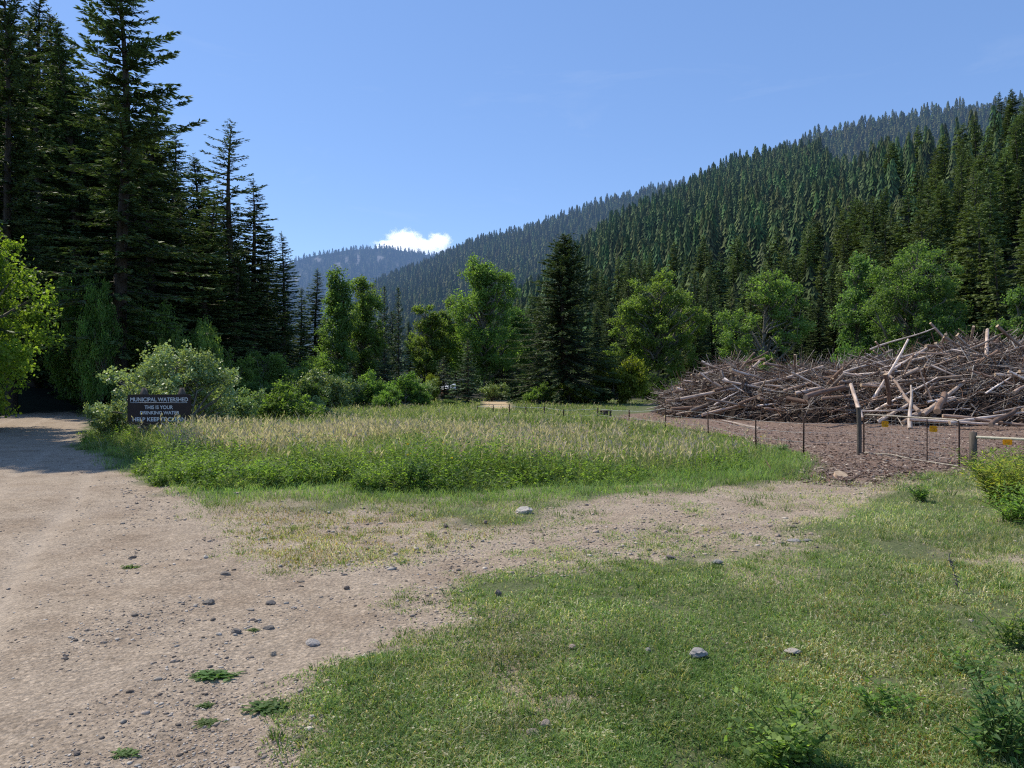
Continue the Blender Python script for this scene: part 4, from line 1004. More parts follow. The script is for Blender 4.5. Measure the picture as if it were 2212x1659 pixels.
def make_gravel():
    n = 170000
    X, Y = screen_points(n, -320, 2400, 900, 1800)
    jit = (fbm(X * 1.3, Y * 1.3, 21, 4) - .5) * 1.5 * np.clip(np.hypot(X, Y) / 10, .45, .8)
    d = sdf(DIRT, X, Y) + jit; ro = sdf(ROAD, X, Y)
    prob = np.where(ro < -.9, .10, .6) * sstep(.25, .55, fbm(X * .7, Y * .7, 41, 4))
    prob = np.where(d > .2, .03, prob) * np.where(Y > 26, .3, 1)
    keep = (RNG.random(n) < prob) & (sdf(MEADOW, X, Y) > 0)
    X, Y = X[keep], Y[keep]; n = len(X)
    r = (.003 + .009 * RNG.random(n) ** 3 + .018 * (RNG.random(n) < .03) * RNG.random(n)) * np.clip(Y / 5, .9, 1.8)
    base = np.array([(1.15, 1.0, .86), (1.5, 1.4, 1.25), (.55, .48, .42), (1.3, 1.08, .88)])[RNG.integers(0, 4, n)] * (.75 + .5 * RNG.random((n, 1)))
    V, t, c = stones_soup(X, Y, ground_z(X, Y), r, base, 5)
    s = Soup(); s.add(V, None, t, c)
    o = obj('gravel', s.mesh('gravel', [M['rock']])); tag(o, 'small loose stones strewn over the dirt', 'gravel', kind='stuff')
make_gravel()

def make_chips():
    n = 60000
    X, Y = screen_points(n, 1280, 2500, 895, 1075)
    d = sdf(CHIP, X, Y) + (fbm(X * .9, Y * .9, 43, 3) - .5) * 1.2
    keep = (RNG.random(n) < sstep(1.1, -.5, d)); X, Y = X[keep], Y[keep]; n = len(X)
    az = RNG.random(n) * 6.28; ln = (.05 + .16 * RNG.random(n) ** 3); ln = np.where(RNG.random(n) < .02, ln + .35 * RNG.random(n), ln)
    w = np.maximum(.018 + .03 * RNG.random(n), .0)
    ax = unit(np.stack([np.cos(az), np.sin(az), RNG.normal(size=n) * .18], 1)); nr = unit(np.array([0, 0, 1.]) + RNG.normal(size=(n, 3)) * .45)
    pal = np.array([(.12, .08, .065), (.22, .16, .13), (.34, .26, .20), (.50, .41, .32), (.20, .11, .075)])
    col = pal[np.searchsorted([.34, .66, .82, .90], RNG.random(n))] * (.75 + .5 * RNG.random((n, 1)))
    V, q, c = leaf_quads(np.stack([X, Y, ground_z(X, Y) + .012 + .02 * RNG.random(n)], 1), ax, unit(np.cross(nr, ax)), ln, w, col)
    s = Soup(); s.add(V, q, None, c)
    o = obj('wood_chips', s.mesh('wood_chips', [M['chip']])); tag(o, 'bark and wood chips strewn around the slash pile', 'wood chips', kind='stuff')
make_chips()

# ------------------------------------------------------------------ the slash pile
PB = np.array([(1432, 44.5), (1500, 42.5), (1600, 40), (1750, 37), (1964, 35), (2212, 34), (2500, 33), (2800, 33)], float)
PT = np.array([(1425, 903), (1439, 892), (1458, 861), (1500, 838), (1534, 822), (1584, 790), (1622, 778), (1672, 826), (1730, 786), (1789, 786), (1865, 771), (1941, 760), (2036, 752), (2093, 729), (2150, 722), (2212, 722), (2400, 735), (2600, 780), (2700, 870), (2800, 905)], float)
def pile_pt(px, t):
    """surface of the pile: t 0 at the front base, 1 at the crest, 2 at the back base"""
    yb = np.interp(px, PB[:, 0], PB[:, 1]); dep = 4.5 + 2.0 * sstep(1430, 1700, px)
    zc = np.maximum(0, H + (CY - (np.interp(px, PT[:, 0], PT[:, 1]) + (14 * sstep(1470, 1650, px) + 20 * sstep(1680, 1950, px)))) / F * (yb + dep))
    Y = yb + dep * t; X = (px - CX) / F * (yb + dep * np.minimum(t, 1) * .6)
    z = zc * np.sin(np.clip(t, 0, 2) * PI / 2) ** .72
    return X, Y, z
def make_pile():
    rng = np.random.default_rng(77); global RNG
    px = np.linspace(1425, 2800, 170); t = np.linspace(0, 2, 50)
    A, T = np.meshgrid(px, t); X, Y, Z = pile_pt(A, T)
    lump = (fbm(A / 22, T * 7, 3, 4) - .5)
    Z = np.maximum(Z * .88 + lump * 1.1 * np.minimum(1, Z), -.02) - .06; Y = Y + (fbm(A / 18, T * 8, 8, 4) - .5) * 1.1
    s = Soup(); V = np.stack([X, Y, Z], -1).reshape(-1, 3); na = len(px)
    i = np.arange(len(t) - 1)[:, None] * na; k = np.arange(na - 1)[None, :]
    q = np.stack([i + k, i + k + 1, i + na + k + 1, i + na + k], -1).reshape(-1, 4)
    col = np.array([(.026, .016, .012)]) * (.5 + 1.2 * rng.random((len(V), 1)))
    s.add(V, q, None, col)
    # twigs and small branches
    n = 12500
    a = 1448 + 1150 * rng.random(n); t = rng.random(n) ** .8 * 1.25
    X, Y, Z = pile_pt(a, t); nz = rng.random(n)
    L = .5 + 2.6 * rng.random(n) ** 2; r = .008 + .026 * rng.random(n) ** 1.5
    d = unit(np.stack([rng.normal(size=n) * 1.2 + .3, rng.normal(size=n) * .6, rng.normal(size=n) * .55 + .12], 1))
    c = np.stack([X, Y, np.maximum(.03, Z + (nz - .45) * .5)], 1)
    A_, B_ = c - d * (L * .5)[:, None], c + d * (L * .5)[:, None]
    A_[:, 2] = np.maximum(A_[:, 2], .02); B_[:, 2] = np.maximum(B_[:, 2], .02)
    mid = (A_ + B_) / 2 + rng.normal(size=(n, 3)) * (.06 * L)[:, None]
    pal = np.array([(.22, .165, .13), (.42, .355, .30), (.62, .55, .48), (.12, .075, .055), (.28, .165, .11)])
    tc = pal[np.searchsorted([.30, .56, .70, .88], rng.random(n))] * (.8 + .4 * rng.random((n, 1)))
    u = unit(np.cross(d, rand_unit(n))); v = np.cross(d, u)
    rings = []
    for p_, k in ((A_, 1.0), (mid, .8), (B_, .35)):
        for j in range(3):
            th = j * 2.094; rings.append(p_ + (u * math.cos(th) + v * math.sin(th)) * (r * k)[:, None])
    V = np.stack(rings, 1).reshape(-1, 3)
    qs = np.array([(0, 1, 4, 3), (1, 2, 5, 4), (2, 0, 3, 5), (3, 4, 7, 6), (4, 5, 8, 7), (5, 3, 6, 8)])
    s.add(V, (np.arange(n)[:, None, None] * 9 + qs[None]).reshape(-1, 4), None, np.repeat(tc, 9, 0))
    # dead brown needles caught in the pile
    n = 16000
    a = 1430 + 1150 * rng.random(n); t = rng.random(n) * 1.25
    dens = fbm(a / 40, t * 5, 13, 3); kp = rng.random(n) < sstep(.42, .62, dens); a, t = a[kp], t[kp]; n = len(a)
    X, Y, Z = pile_pt(a, t); ax = rand_unit(n); ln = .12 + .2 * rng.random(n)
    pal = np.array([(.14, .075, .045), (.22, .13, .075), (.08, .05, .035)])[rng.integers(0, 3, n)] * (.7 + .6 * rng.random((n, 1)))
    V, q, c = leaf_quads(np.stack([X, Y, np.maximum(.03, Z + .25 * (rng.random(n) - .3))], 1), ax, unit(np.cross(ax, rand_unit(n))), ln, ln * .22, pal)
    s.add(V, q, None, c)
    o = obj('brush_debris', s.mesh('brush_debris', [M['debris']])); tag(o, 'tangle of twigs, bark and dead brown needles filling the slash pile', 'brush', kind='stuff')
    # logs
    protos = []
    for k in range(9):
        ls = Soup(); bend = [.0, .02, .05, .01, .08, .03, .0, .04, .06][k]; rr = 1.0
        zs = np.linspace(-.5, .5, 7)
        pts = np.stack([bend * np.sin((zs + .5) * PI * (1 + k % 2)) * 1.0, bend * np.cos((zs + .5) * PI) * .5, zs], 1)
        tap = [.75, .55, .85, .4, .6, .9, .8, .5, .35][k]
        shade = np.array([(.8, .74, .70), (.62, .53, .47), (.40, .30, .25), (1.25, 1.2, 1.15), (.55, .45, .39), (.36, .27, .22), (.85, .76, .69), (1.2, 1.15, 1.1), (.6, .5, .43)][k])
        protos.append((pts, 1 - (1 - tap) * (zs + .5), shade))
    cache = {}
    def log_mesh(k, L, r):
        key = (k, round(L * 2), round(r * 60))
        if key in cache: return cache[key]
        pts, tap, sh = protos[k]; ls = Soup(); pp = pts * np.array([L, L, L])
        ls.tube(pp, r * tap, 8, col=sh, m=0, capm=1, jit=.14)
        for _ in range(int(rng.random() * 4)):     # broken branch stubs
            i = rng.integers(1, 6); dd = unit(np.array([rng.normal(), rng.normal(), .5])); ls.tube([pp[i], pp[i] + dd * (r + .06 + .2 * rng.random())], [r * .28, r * .12], 5, col=sh * .9, m=0, capm=1)
        cache[key] = ls.mesh('log', [M['log'], M['cut']], smooth=False); return cache[key]
    def put_log(c, d, L, r, k, label, group=None):
        o = obj('log', log_mesh(k, L, r)); o.location = c; o.rotation_euler = Vector(d).to_track_quat('Z', 'Y').to_euler()
        tag(o, label, 'log', group); return o
    GL = ['weathered grey log lying across the slash pile', 'dark bark covered log lying in the slash pile', 'pale stripped pole lying in the slash pile']
    n = 0
    while n < 255:
        a = 1462 + 830 * rng.random(); t = rng.random() ** .9 * 1.12
        X, Y, Z = [float(v) for v in pile_pt(np.array([a]), np.array([t]))]
        if Z < .05 and rng.random() < .6: continue
        kind = rng.random()
        L = 1.2 + 3.6 * rng.random() ** 1.3; r = (.028 + .062 * rng.random() ** 1.7) * (1.25 if t < .5 else 1)
        if kind < .55: d = np.array([1, rng.normal() * .35, .30 + rng.normal() * .25])
        elif kind < .83: d = np.array([1, rng.normal() * .5, -.30 + rng.normal() * .3])
        else: d = np.array([rng.normal() * .6, -.5 + rng.normal() * .5, .8])
        d = d / np.linalg.norm(d)
        if a < 1560: L *= .6
        k = int(rng.integers(0, 9)); lift = .14 + .34 * rng.random()
        Z -= .3 * float(sstep(.7, 1.0, t)); zc = max(r + .02, Z + lift, abs(d[2]) * L * .5 * (.9 if t < .35 else .35))
        kk = {2: 1, 5: 1, 3: 2, 7: 2, 8: 2}.get(k, 0)
        put_log((X, Y - .25 * max(0, 1 - t), zc), d, L, r, k, GL[kk], ['weathered grey logs in the slash pile', 'dark bark covered logs in the slash pile', 'pale stripped poles in the slash pile'][kk]); n += 1
    # the ones that stand out
    def between(p0, Y0, p1, Y1, r, k, label):
        A, B = P(*p0, Y0), P(*p1, Y1); d = B - A; put_log((A + B) / 2, d, d.length, r, k, label)
    between((1880, 758), 40, (2019, 705), 40.5, .05, 7, 'long thin bare pole jutting up above the slash pile crest')
    between((1966, 927), 32.5, (1968, 832), 34.2, .10, 3, 'pale thick stem standing upright at the pile front behind the gate')
    between((1862, 905), 33.5, (1838, 830), 35.5, .10, 6, 'grey stem leaning upright just left of the gate post')
    between((1984, 890), 33, (1912, 800), 37, .09, 1, 'big leaning trunk reaching down behind the upright pale stem')
    between((2025, 890), 33.5, (2040, 850), 34.5, .15, 5, 'short fat stump end with bark standing behind the gate')
    between((1740, 862), 35.0, (1822, 832), 37, .13, 2, 'thick brown log with bright cut end mid pile')
    between((1700, 862), 36.2, (1748, 868), 35.2, .11, 2, 'thick short brown log lying low in the pile middle')
    between((1470, 862), 42, (1720, 812), 41, .09, 0, 'long grey log sloping up the low end of the pile')
    between((2140, 920), 31, (2195, 882), 32.5, .10, 5, 'thick bark covered trunk leaning at the pile tall end base')
    between((2050, 915), 32, (2240, 885), 32.5, .09, 3, 'pale pole lying low at the base behind the yellow signs')
    between((1960, 905), 32.6, (2160, 918), 31.6, .08, 0, 'long grey log flat along the pile base behind the gate')
    between((2036, 905), 32.4, (2230, 912), 31.2, .08, 4, 'brownish log lying along the yard right of the gate')
    between((1640, 930), 33.2, (1560, 905), 37, .08, 7, 'slim pale pole slanting down at the low front of the pile')
    between((1560, 815), 42, (1612, 850), 41, .08, 3, 'short pale pole pointing down under the pile hump')
    between((1815, 812), 39, (1995, 752), 40, .08, 7, 'pale pole sloping up along the pile crest')
    between((1900, 800), 38.5, (2130, 735), 39.5, .09, 3, 'long pale pole sloping up to the tall end of the pile')
    between((1926, 800), 38, (2002, 752), 39, .085, 0, 'thick grey pole crossing the upper middle of the pile')
    between((2130, 770), 38, (2133, 715), 39.5, .10, 6, 'stub of a grey stem standing up on the tall crest')
    # cut round lying in the chips in front of the gate
    q_ = G(1815, 1030); ls = Soup(); ls.tube([(0, 0, 0), (0, 0, .07)], [.14, .13], 14, col=(1.2, 1.0, .8), m=0, capm=1, jit=.08)
    o = obj('cut_round', ls.mesh('cut_round', [M['log'], M['cut']])); o.location = (q_[0], q_[1], gz(*q_) + .01); o.rotation_euler = (.4, .1, 0)
    tag(o, 'pale orange sawn wood round lying in the chips before the gate', 'wood round')
make_pile()

# ------------------------------------------------------------------ sign
def make_sign():
    Y = 23.0; k = Y / F
    X0 = (344.5 - CX) * k; zc = H + (CY - 884.7) * k
    e = empty('park_sign', (X0, Y, 0)); tag(e, 'brown municipal watershed sign on two wooden posts in the tall grass', 'sign')
    w, h, r = 136 * k, 65.4 * k, .07
    pts = []
    for cx, cz, a0 in ((w / 2 - r, h / 2 - r, 0), (-w / 2 + r, h / 2 - r, 90), (-w / 2 + r, -h / 2 + r, 180), (w / 2 - r, -h / 2 + r, 270)):
        for j in range(6): a = math.radians(a0 + j * 18); pts.append((cx + r * math.cos(a), cz + r * math.sin(a)))
    n = len(pts); V = [(x, -.03, zc + z) for x, z in pts] + [(x, .03, zc + z) for x, z in pts]
    me = bpy.data.meshes.new('board')
    me.from_pydata(V, [], [list(range(n))[::-1], list(range(n, 2 * n))] + [(i, (i + 1) % n, n + (i + 1) % n, n + i) for i in range(n)]); me.materials.append(M['sign']); me.update()
    bd = obj('board', me, e)
    def text(body, c0, c1, y0, y1, bold):
        cu = bpy.data.curves.new('txt', 'FONT'); cu.body = body; cu.size = 1; cu.align_x = 'LEFT'; cu.extrude = .0; cu.offset = bold
        to = bpy.data.objects.new('txt', cu); COL.objects.link(to)
        bpy.context.view_layer.update()
        me = bpy.data.meshes.new_from_object(to.evaluated_get(bpy.context.evaluated_depsgraph_get()))
        bpy.data.objects.remove(to); bpy.data.curves.remove(cu)
        co = np.zeros(len(me.vertices) * 3, np.float32); me.vertices.foreach_get('co', co); co = co.reshape(-1, 3)
        lo, hi = co.min(0), co.max(0)
        D = lambda cx, cy: ((153.6 + cx * .1984 - 344.5) * k, (CY - (795.4 + cy * .1984)) * k + H)
        (xa, zb), (xb, zt) = D(c0, y1), D(c1, y0)
        out = np.stack([xa + (co[:, 0] - lo[0]) / (hi[0] - lo[0]) * (xb - xa), np.full(len(co), -.034), zb + (co[:, 1] - lo[1]) / (hi[1] - lo[1]) * (zt - zb)], 1).astype(np.float32)
        me.vertices.foreach_set('co', out.ravel()); me.materials.clear(); me.materials.append(M['letter']); me.update()
        obj('lettering', me, bd)
    text('MUNICIPAL WATERSHED', 650, 1278, 318, 362, .022)
    text('THIS IS YOUR', 805, 1115, 405, 445, .02)
    text('DRINKING WATER', 757, 1185, 465, 503, .02)
    text('HELP KEEP IT CLEAN', 675, 1252, 533, 578, .026)
    zl = (CY - (795.4 + 375 * .1984)) * k + H
    s = Soup(); s.box((-(344.5 - 282.5) * k, -.0345, zl - .006), ((406 - 344.5) * k, -.0315, zl + .006)); obj('rule_line', s.mesh('rule_line', [M['letter']]), bd)
    for xp in (307.5, 389.5):
        x = (xp - 344.5) * k; pw = 7.2 * k; zt = H + (CY - 837.5) * k; s = Soup()
        zs = H + (CY - 852) * k
        b = [(-pw, .035), (pw, .035), (pw, .19), (-pw, .19)]; tp = [(-pw * .35, .05), (pw * .35, .05), (pw * .35, .17), (-pw * .35, .17)]
        V = [(x + a, c, -.1) for a, c in b] + [(x + a, c, zs) for a, c in b] + [(x + a, c, zt) for a, c in tp]
        q = [(i, (i + 1) % 4, 4 + (i + 1) % 4, 4 + i) for i in range(4)] + [(4 + i, 4 + (i + 1) % 4, 8 + (i + 1) % 4, 8 + i) for i in range(4)] + [(8, 9, 10, 11)]
        s.add(V, q); obj('post', s.mesh('post', [M['post']]), e)
make_sign()

# ------------------------------------------------------------------ fences, gate, barrier
def steel_post(e, x, y, top, r=.022, mat='iron'):
    z = gz(x, y); s = Soup(); hgt = top
    s.box((-r, -r * .25, -.15), (r, r * .25, hgt)); s.box((-r * .25, -r, -.15), (r * .25, -r * .255, hgt - .01)); s.box((-r * .25, r * .255, -.15), (r * .25, r, hgt - .01))
    for j in range(8): s.box((-r * .5, -r * 1.25, .15 + j * (hgt - .2) / 8), (r * .5, -r * 1.005, .18 + j * (hgt - .2) / 8))
    o = obj('post', s.mesh('post', [M[mat]]), e); o.location = (x, y, z); o.rotation_euler = (RNG.normal() * .02, RNG.normal() * .03, RNG.random()); return z + hgt

def wire(e, pts, zs, r, mat, nm='wire', sag=.03):
    s = Soup()
    for (a, b), (z0, z1) in zip(zip(pts[:-1], pts[1:]), zip(zs[:-1], zs[1:])):
        t = np.linspace(0, 1, 6); L = math.hypot(b[0] - a[0], b[1] - a[1])
        P_ = np.stack([a[0] + (b[0] - a[0]) * t, a[1] + (b[1] - a[1]) * t, z0 + (z1 - z0) * t - sag * L * .25 * 4 * t * (1 - t) * .4], 1)
        s.tube(P_, r, 4, cap=False)
    return obj(nm, s.mesh(nm, [M[mat]]), e)

def make_fences():
    near = [G(1438, 927), G(1530, 940), G(1633, 968), G(1736, 983), G(1856, 982)]
    e = empty('wire_fence', (0, 0, 0)); tag(e, 'barbed wire fence on thin steel posts along the chip yard, ending at the gate', 'fence')
    for p_, ht in zip(near[:4], (.92, .9, .92, .98)): steel_post(e, p_[0], p_[1], ht)
    for f in (.88, .62, .36): wire(e, near, [gz(*p_) + f * .95 for p_ in near], .0045, 'wire')
    # wooden gate post belongs to the fence line
    p_ = near[4]; s = Soup(); s.tube([(0, 0, -.2), (.005, 0, .6), (-.012, .01, 1.28)], [.065, .062, .058], 9, jit=.12)
    o = obj('gate_post', s.mesh('gate_post', [M['post']]), e); o.location = (p_[0], p_[1], gz(*p_))
    far = [G(1031, 893), G(1065, 896), G(1100, 902), G(1135, 902), G(1176, 902), G(1217, 905), G(1291, 905), G(1359, 909), G(1438, 927)]
    e = empty('tape_fence', (0, 0, 0)); tag(e, 'low fence of thin posts and pale tape across the back of the meadow', 'fence')
    hs = [.5, .6, .75, .6, .62, .5, .6, .55, 1.0]
    for p_, ht in zip(far[:-1], hs): steel_post(e, p_[0], p_[1], ht, .035)
    wire(e, far, [gz(*p_) + hh * .88 for p_, hh in zip(far, hs)], .009, 'tape', 'fence_tape', .08)
    wire(e, far, [gz(*p_) + hh * .3 for p_, hh in zip(far, hs)], .006, 'tape', 'fence_tape', .05)
    back = [G(560, 925), G(640, 918), G(740, 905)]
    # gate
    A = np.array(G(1866, 981)); B = np.array(G(2072, 1009)); L = float(np.linalg.norm(B - A)); d = (B - A) / L
    zA = gz(*A); e = empty('tube_gate', (A[0], A[1], zA), math.atan2(d[1], d[0])); tag(e, 'old bent tube gate with wire infill standing ajar beside the wooden post', 'gate')
    s = Soup(); r = .021
    cr = [(0, .03), (0, 1.0), (.03, 1.06), (.09, 1.09), (L - .09, 1.09), (L - .03, 1.06), (L, 1.0), (L, .03)]
    top = [(x, 0, z) for x, z in cr]
    s.tube(top[2:6], r, 8); obj('top_rail', s.mesh('top_rail', [M['galv']], True), e)
    s = Soup(); s.tube([(0, 0, .02), (0, 0, 1.0), (.03, 0, 1.06)], r * .9, 8); obj('upright', s.mesh('upright', [M['iron']], True), e)
    s = Soup(); s.tube([(L, 0, .02), (L, 0, 1.0), (L - .03, 0, 1.06)], r * .9, 8); obj('upright', s.mesh('upright', [M['iron']], True), e)
    s = Soup(); s.tube([(.02, 0, .05), (L * .32, 0, .10), (L * .55, 0, .05), (L - .02, 0, .03)], r * .8, 8); obj('bottom_rail', s.mesh('bottom_rail', [M['galv']], True), e)
    s = Soup(); s.tube([(L * .7, 0, .06), (L * .7, 0, 1.07)], .013, 6); obj('stay', s.mesh('stay', [M['iron']], True), e)
    s = Soup()
    for z in np.linspace(.18, .98, 8): s.tube([(.02, .004, z), (L * .5, .004, z - .015), (L - .02, .004, z)], .0022, 3, cap=False)
    for x in np.linspace(.1, L - .1, 20): s.tube([(x, -.004, .08), (x, -.004, 1.07)], .0018, 3, cap=False)
    obj('wire_mesh', s.mesh('wire_mesh', [M['wire']]), e)
    def yellow(loc, rz, w, h, lab, tilt=0, post=0):
        s = Soup(); c = .02; pts = [(-w / 2 + c, -h / 2), (w / 2 - c, -h / 2), (w / 2, -h / 2 + c), (w / 2, h / 2 - c), (w / 2 - c, h / 2), (-w / 2 + c, h / 2), (-w / 2, h / 2 - c), (-w / 2, -h / 2 + c)]
        me = bpy.data.meshes.new('yellow_sign'); n = 8
        me.from_pydata([(x, -.002, z) for x, z in pts] + [(x, .002, z) for x, z in pts], [], [list(range(n))[::-1], list(range(n, 2 * n))] + [(i, (i + 1) % n, n + (i + 1) % n, n + i) for i in range(n)])
        me.materials.append(M['yellow']); me.update()
        o = obj('yellow_sign', me); o.location = loc; o.rotation_euler = (0, tilt, rz); tag(o, lab, 'warning sign')
        for j, (bx, bw) in enumerate(((-.2, .2), (.12, .3), (-.05, .45))):
            z = h * (.22 - .2 * j); s.box((w * (bx - bw / 2), -.0045, z - h * .035), (w * (bx + bw / 2), -.0025, z + h * .035))
        obj('print', s.mesh('print', [M['ink']]), o)
    def on_gate(px, py, off):
        # on the camera side of the gate
        t = ((px - CX) / F * A[1] - A[0]) / (d[0] - (px - CX) / F * d[1]); X, Y = A + d * t
        return (X + d[1] * off, Y - d[0] * off, H + (CY - py) / F * Y)
    rz = math.atan2(d[1], d[0])
    yellow(on_gate(1914.5, 916, .035), rz + .75, .165, .15, 'small yellow sign hanging on the gate near the wooden post')
    yellow(on_gate(2019, 926.5, .035), rz + .8, .17, .145, 'small yellow sign hanging on the free half of the gate', .04)
    # barrier
    p0 = np.array(G(2102, 1006)); p1 = np.array([(2440 - CX) / F * 15.8, 15.8])
    e = empty('pipe_barrier', (p0[0], p0[1], gz(*p0))); tag(e, 'white pipe rail barrier on a square wooden post at the yard entrance', 'barrier')
    s = Soup(); s.box((-.06, -.06, -.2), (.06, .06, .80)); s.tube([(.0, .0, .80), (0, 0, .815)], [.055, .03], 8)
    obj('post', s.mesh('post', [M['post']]), e)
    s = Soup(); q = (p1[0] - p0[0], p1[1] - p0[1]); s.box((q[0] - .06, q[1] - .06, -.3), (q[0] + .06, q[1] + .06, .85)); obj('post', s.mesh('post', [M['post']]), e)
    s = Soup(); s.tube([(.03, -.08, .69), (q[0] * .5, q[1] * .5 - .08, .685), (q[0], q[1] - .08, .69)], .032, 10); obj('rail', s.mesh('rail', [M['whitepipe']], True), e)
    Ys = 17.2; l = P(2172.5, 954.8, Ys); yellow((l.x, l.y - .06, l.z), -.15, .20, .12, 'wider yellow sign hung below the white pipe rail')
make_fences()

# ------------------------------------------------------------------ shed, crate
def make_far_things():
    Y = 96.0; c = P(968, 841, Y); e = empty('shed', (c.x, Y, 0)); tag(e, 'small shed with pale metal roof half hidden at the meadow back', 'shed')
    k = Y / F; w = 17 * k; zr, ze = H + (CY - 829) * k, H + (CY - 841) * k
    s = Soup(); s.add([(-w, -.2, ze), (w * 1.05, -.2, ze), (w * .8, 2.0, zr), (-w * .9, 2.0, zr), (-w, -.2, ze - .05), (w * 1.05, -.2, ze - .05), (w * .8, 2.0, zr - .05), (-w * .9, 2.0, zr - .05)],
                      [(0, 1, 2, 3), (7, 6, 5, 4), (0, 4, 5, 1), (1, 5, 6, 2), (2, 6, 7, 3), (3, 7, 4, 0)]); obj('roof', s.mesh('roof', [M['roof']]), e)
    s = Soup(); s.box((-w * .88, 0, 0), (w * .75, 1.9, ze - .06)); obj('wall', s.mesh('wall', [M['redwall']]), e)
    p_ = G(1308, 899); e = empty('wooden_box', (p_[0], p_[1], gz(*p_))); tag(e, 'grey weathered wooden box on legs by the tape fence', 'box')
    s = Soup(); s.box((-.34, -.25, .3), (.34, .25, .36)); obj('lid', s.mesh('lid', [M['post']]), e)
    s = Soup(); s.box((-.3, -.2, .08), (.12, .2, .297)); obj('box_body', s.mesh('box_body', [M['post']]), e)
    for x in (-.29, .29):
        for y in (-.21, .21):
            s = Soup(); s.box((x - .03, y - .03, -.05), (x + .03, y + .03, .298)) if x > 0 else s.box((x - .035, y - .03, -.05), (x + .015, y + .03, .078)); obj('leg', s.mesh('leg', [M['post']]), e)
make_far_things()

# ------------------------------------------------------------------ stones
def rock_mesh(seed, flat, sharp):
    rng = np.random.default_rng(seed)
    import bmesh
    bm = bmesh.new(); bmesh.ops.create_icosphere(bm, subdivisions=3, radius=1)
    planes = [(unit(rng.normal(size=3)), .55 + .35 * rng.random()) for _ in range(9)]
    for v in bm.verts:
        p_ = np.array(v.co)
        for nn, dd in planes:
            x = p_ @ nn
            if x > dd: p_ = p_ - nn * (x - dd) * sharp
        p_ = p_ * (1 + .05 * rng.normal()); v.co = (p_[0], p_[1] * .8, p_[2] * flat)
    me = bpy.data.meshes.new('rock'); bm.to_mesh(me); bm.free(); return me

ROCKS = [(1135, 1109, 34, .5, (1.55, 1.5, 1.42), 'large pale boulder at the grass edge below the meadow'), (451, 1304, 27, .62, (.8, .74, .66), 'rounded grey brown stone alone on the dirt'),
         (674, 1386, 34, .5, (1.25, 1.22, 1.2), 'angular pale grey stone at the edge of the near lawn'), (511, 1367, 24, .62, (.62, .58, .55), 'dark angular stone left of the angular pale one'),
         (1508, 1434, 34, .62, (1.05, 1.05, 1.05), 'biggest grey stone in the short grass'), (1712, 1423, 28, .28, (1.35, 1.28, 1.18), 'flat pale stone right of the biggest grey one'),
         (1177, 1580, 23, .8, (1.15, 1.0, .84), 'upright tan stone of the pair in the lowest lawn'), (1151, 1594, 24, .5, (1.1, .95, .8), 'lower tan stone of the pair in the lowest lawn'),
         (1236, 1417, 15, .7, (1.2, 1.0, .85), 'small pinkish stone in the grass'), (1448, 1216, 20, .45, (.55, .5, .47), 'dark wedge stone on the track edge'),
         (1550, 1228, 20, .5, (.95, .97, .95), 'grey slab right of the dark wedge stone'), (1715, 1171, 26, .3, (.95, .95, .98), 'flat blue grey stone in the bare patch of the lawn'),
         (1744, 1173, 20, .4, (.75, .75, .76), 'smaller stone beside the flat blue grey one'), (963, 1141, 12, .8, (.55, .48, .42), 'small dark stone on the dirt below the meadow'),
         (1048, 1133, 14, .6, (.75, .6, .48), 'brown stone between the small dark one and the pale boulder'), (749, 1272, 13, .8, (.6, .52, .46), 'little dark cube shaped stone alone'),
         (586, 1304, 26, .4, (.55, .53, .52), 'dark flat stone right of the rounded grey brown one'), (541, 1318, 22, .3, (1.0, .92, .82), 'flat tan stone below the dark flat one'),
         (591, 1412, 16, .8, (1.0, .9, .76), 'tan stone among the rosette weeds'), (1076, 1296, 16, .8, (.5, .48, .47), 'dark pointed stone at the tip of the lawn'),
         (509, 1654, 34, .3, (1.45, 1.38, 1.3), 'pale slab at the very bottom of the dirt'), (497, 1615, 16, .5, (1.4, 1.32, 1.22), 'whitish pebble above the pale slab'),
         (488, 1242, 24, .45, (.72, .66, .6), 'grey brown stone above the rounded one'), (650, 1256, 16, .4, (1.0, .84, .66), 'tan chip stone on bare soil'),
         (634, 1312, 14, .4, (1.1, 1.05, 1.0), 'pale chip stone beside the dark flat one'), (581, 1357, 26, .35, (.6, .57, .54), 'long dark stone behind the angular pale one'),
         (1400, 1421, 12, .7, (1.05, 1.02, .98), 'small grey stone left of the biggest grey one'), (512, 1071, 14, .4, (1.2, 1.08, .95), 'pale stone at the lawn strip left end'), (165, 1616, 17, .5, (.5, .45, .42), 'dark stone alone on the smooth road')]
for n, (x, y, w, fl, c, lab) in enumerate(ROCKS):
    p_ = G(x, y); r = w * p_[1] / F / 2
    me = rock_mesh(500 + n, fl, .85); at = me.attributes.new('col', 'FLOAT_COLOR', 'POINT'); at.data.foreach_set('color', np.tile(np.array([*c, 1], np.float32), len(me.vertices)))
    me.materials.append(M['rock']); o = obj('rock', me); o.location = (p_[0], p_[1], gz(*p_) + r * fl * (.28 if x < 700 else .42) + (.012 if x > 1000 and y > 1200 else 0)); o.scale = (r * (1.08 if x < 1000 else 1.22),) * 3; o.rotation_euler = (0, 0, RNG.random() * 6.28 if fl > .55 else RNG.normal() * .3)
    tag(o, lab, 'rock')

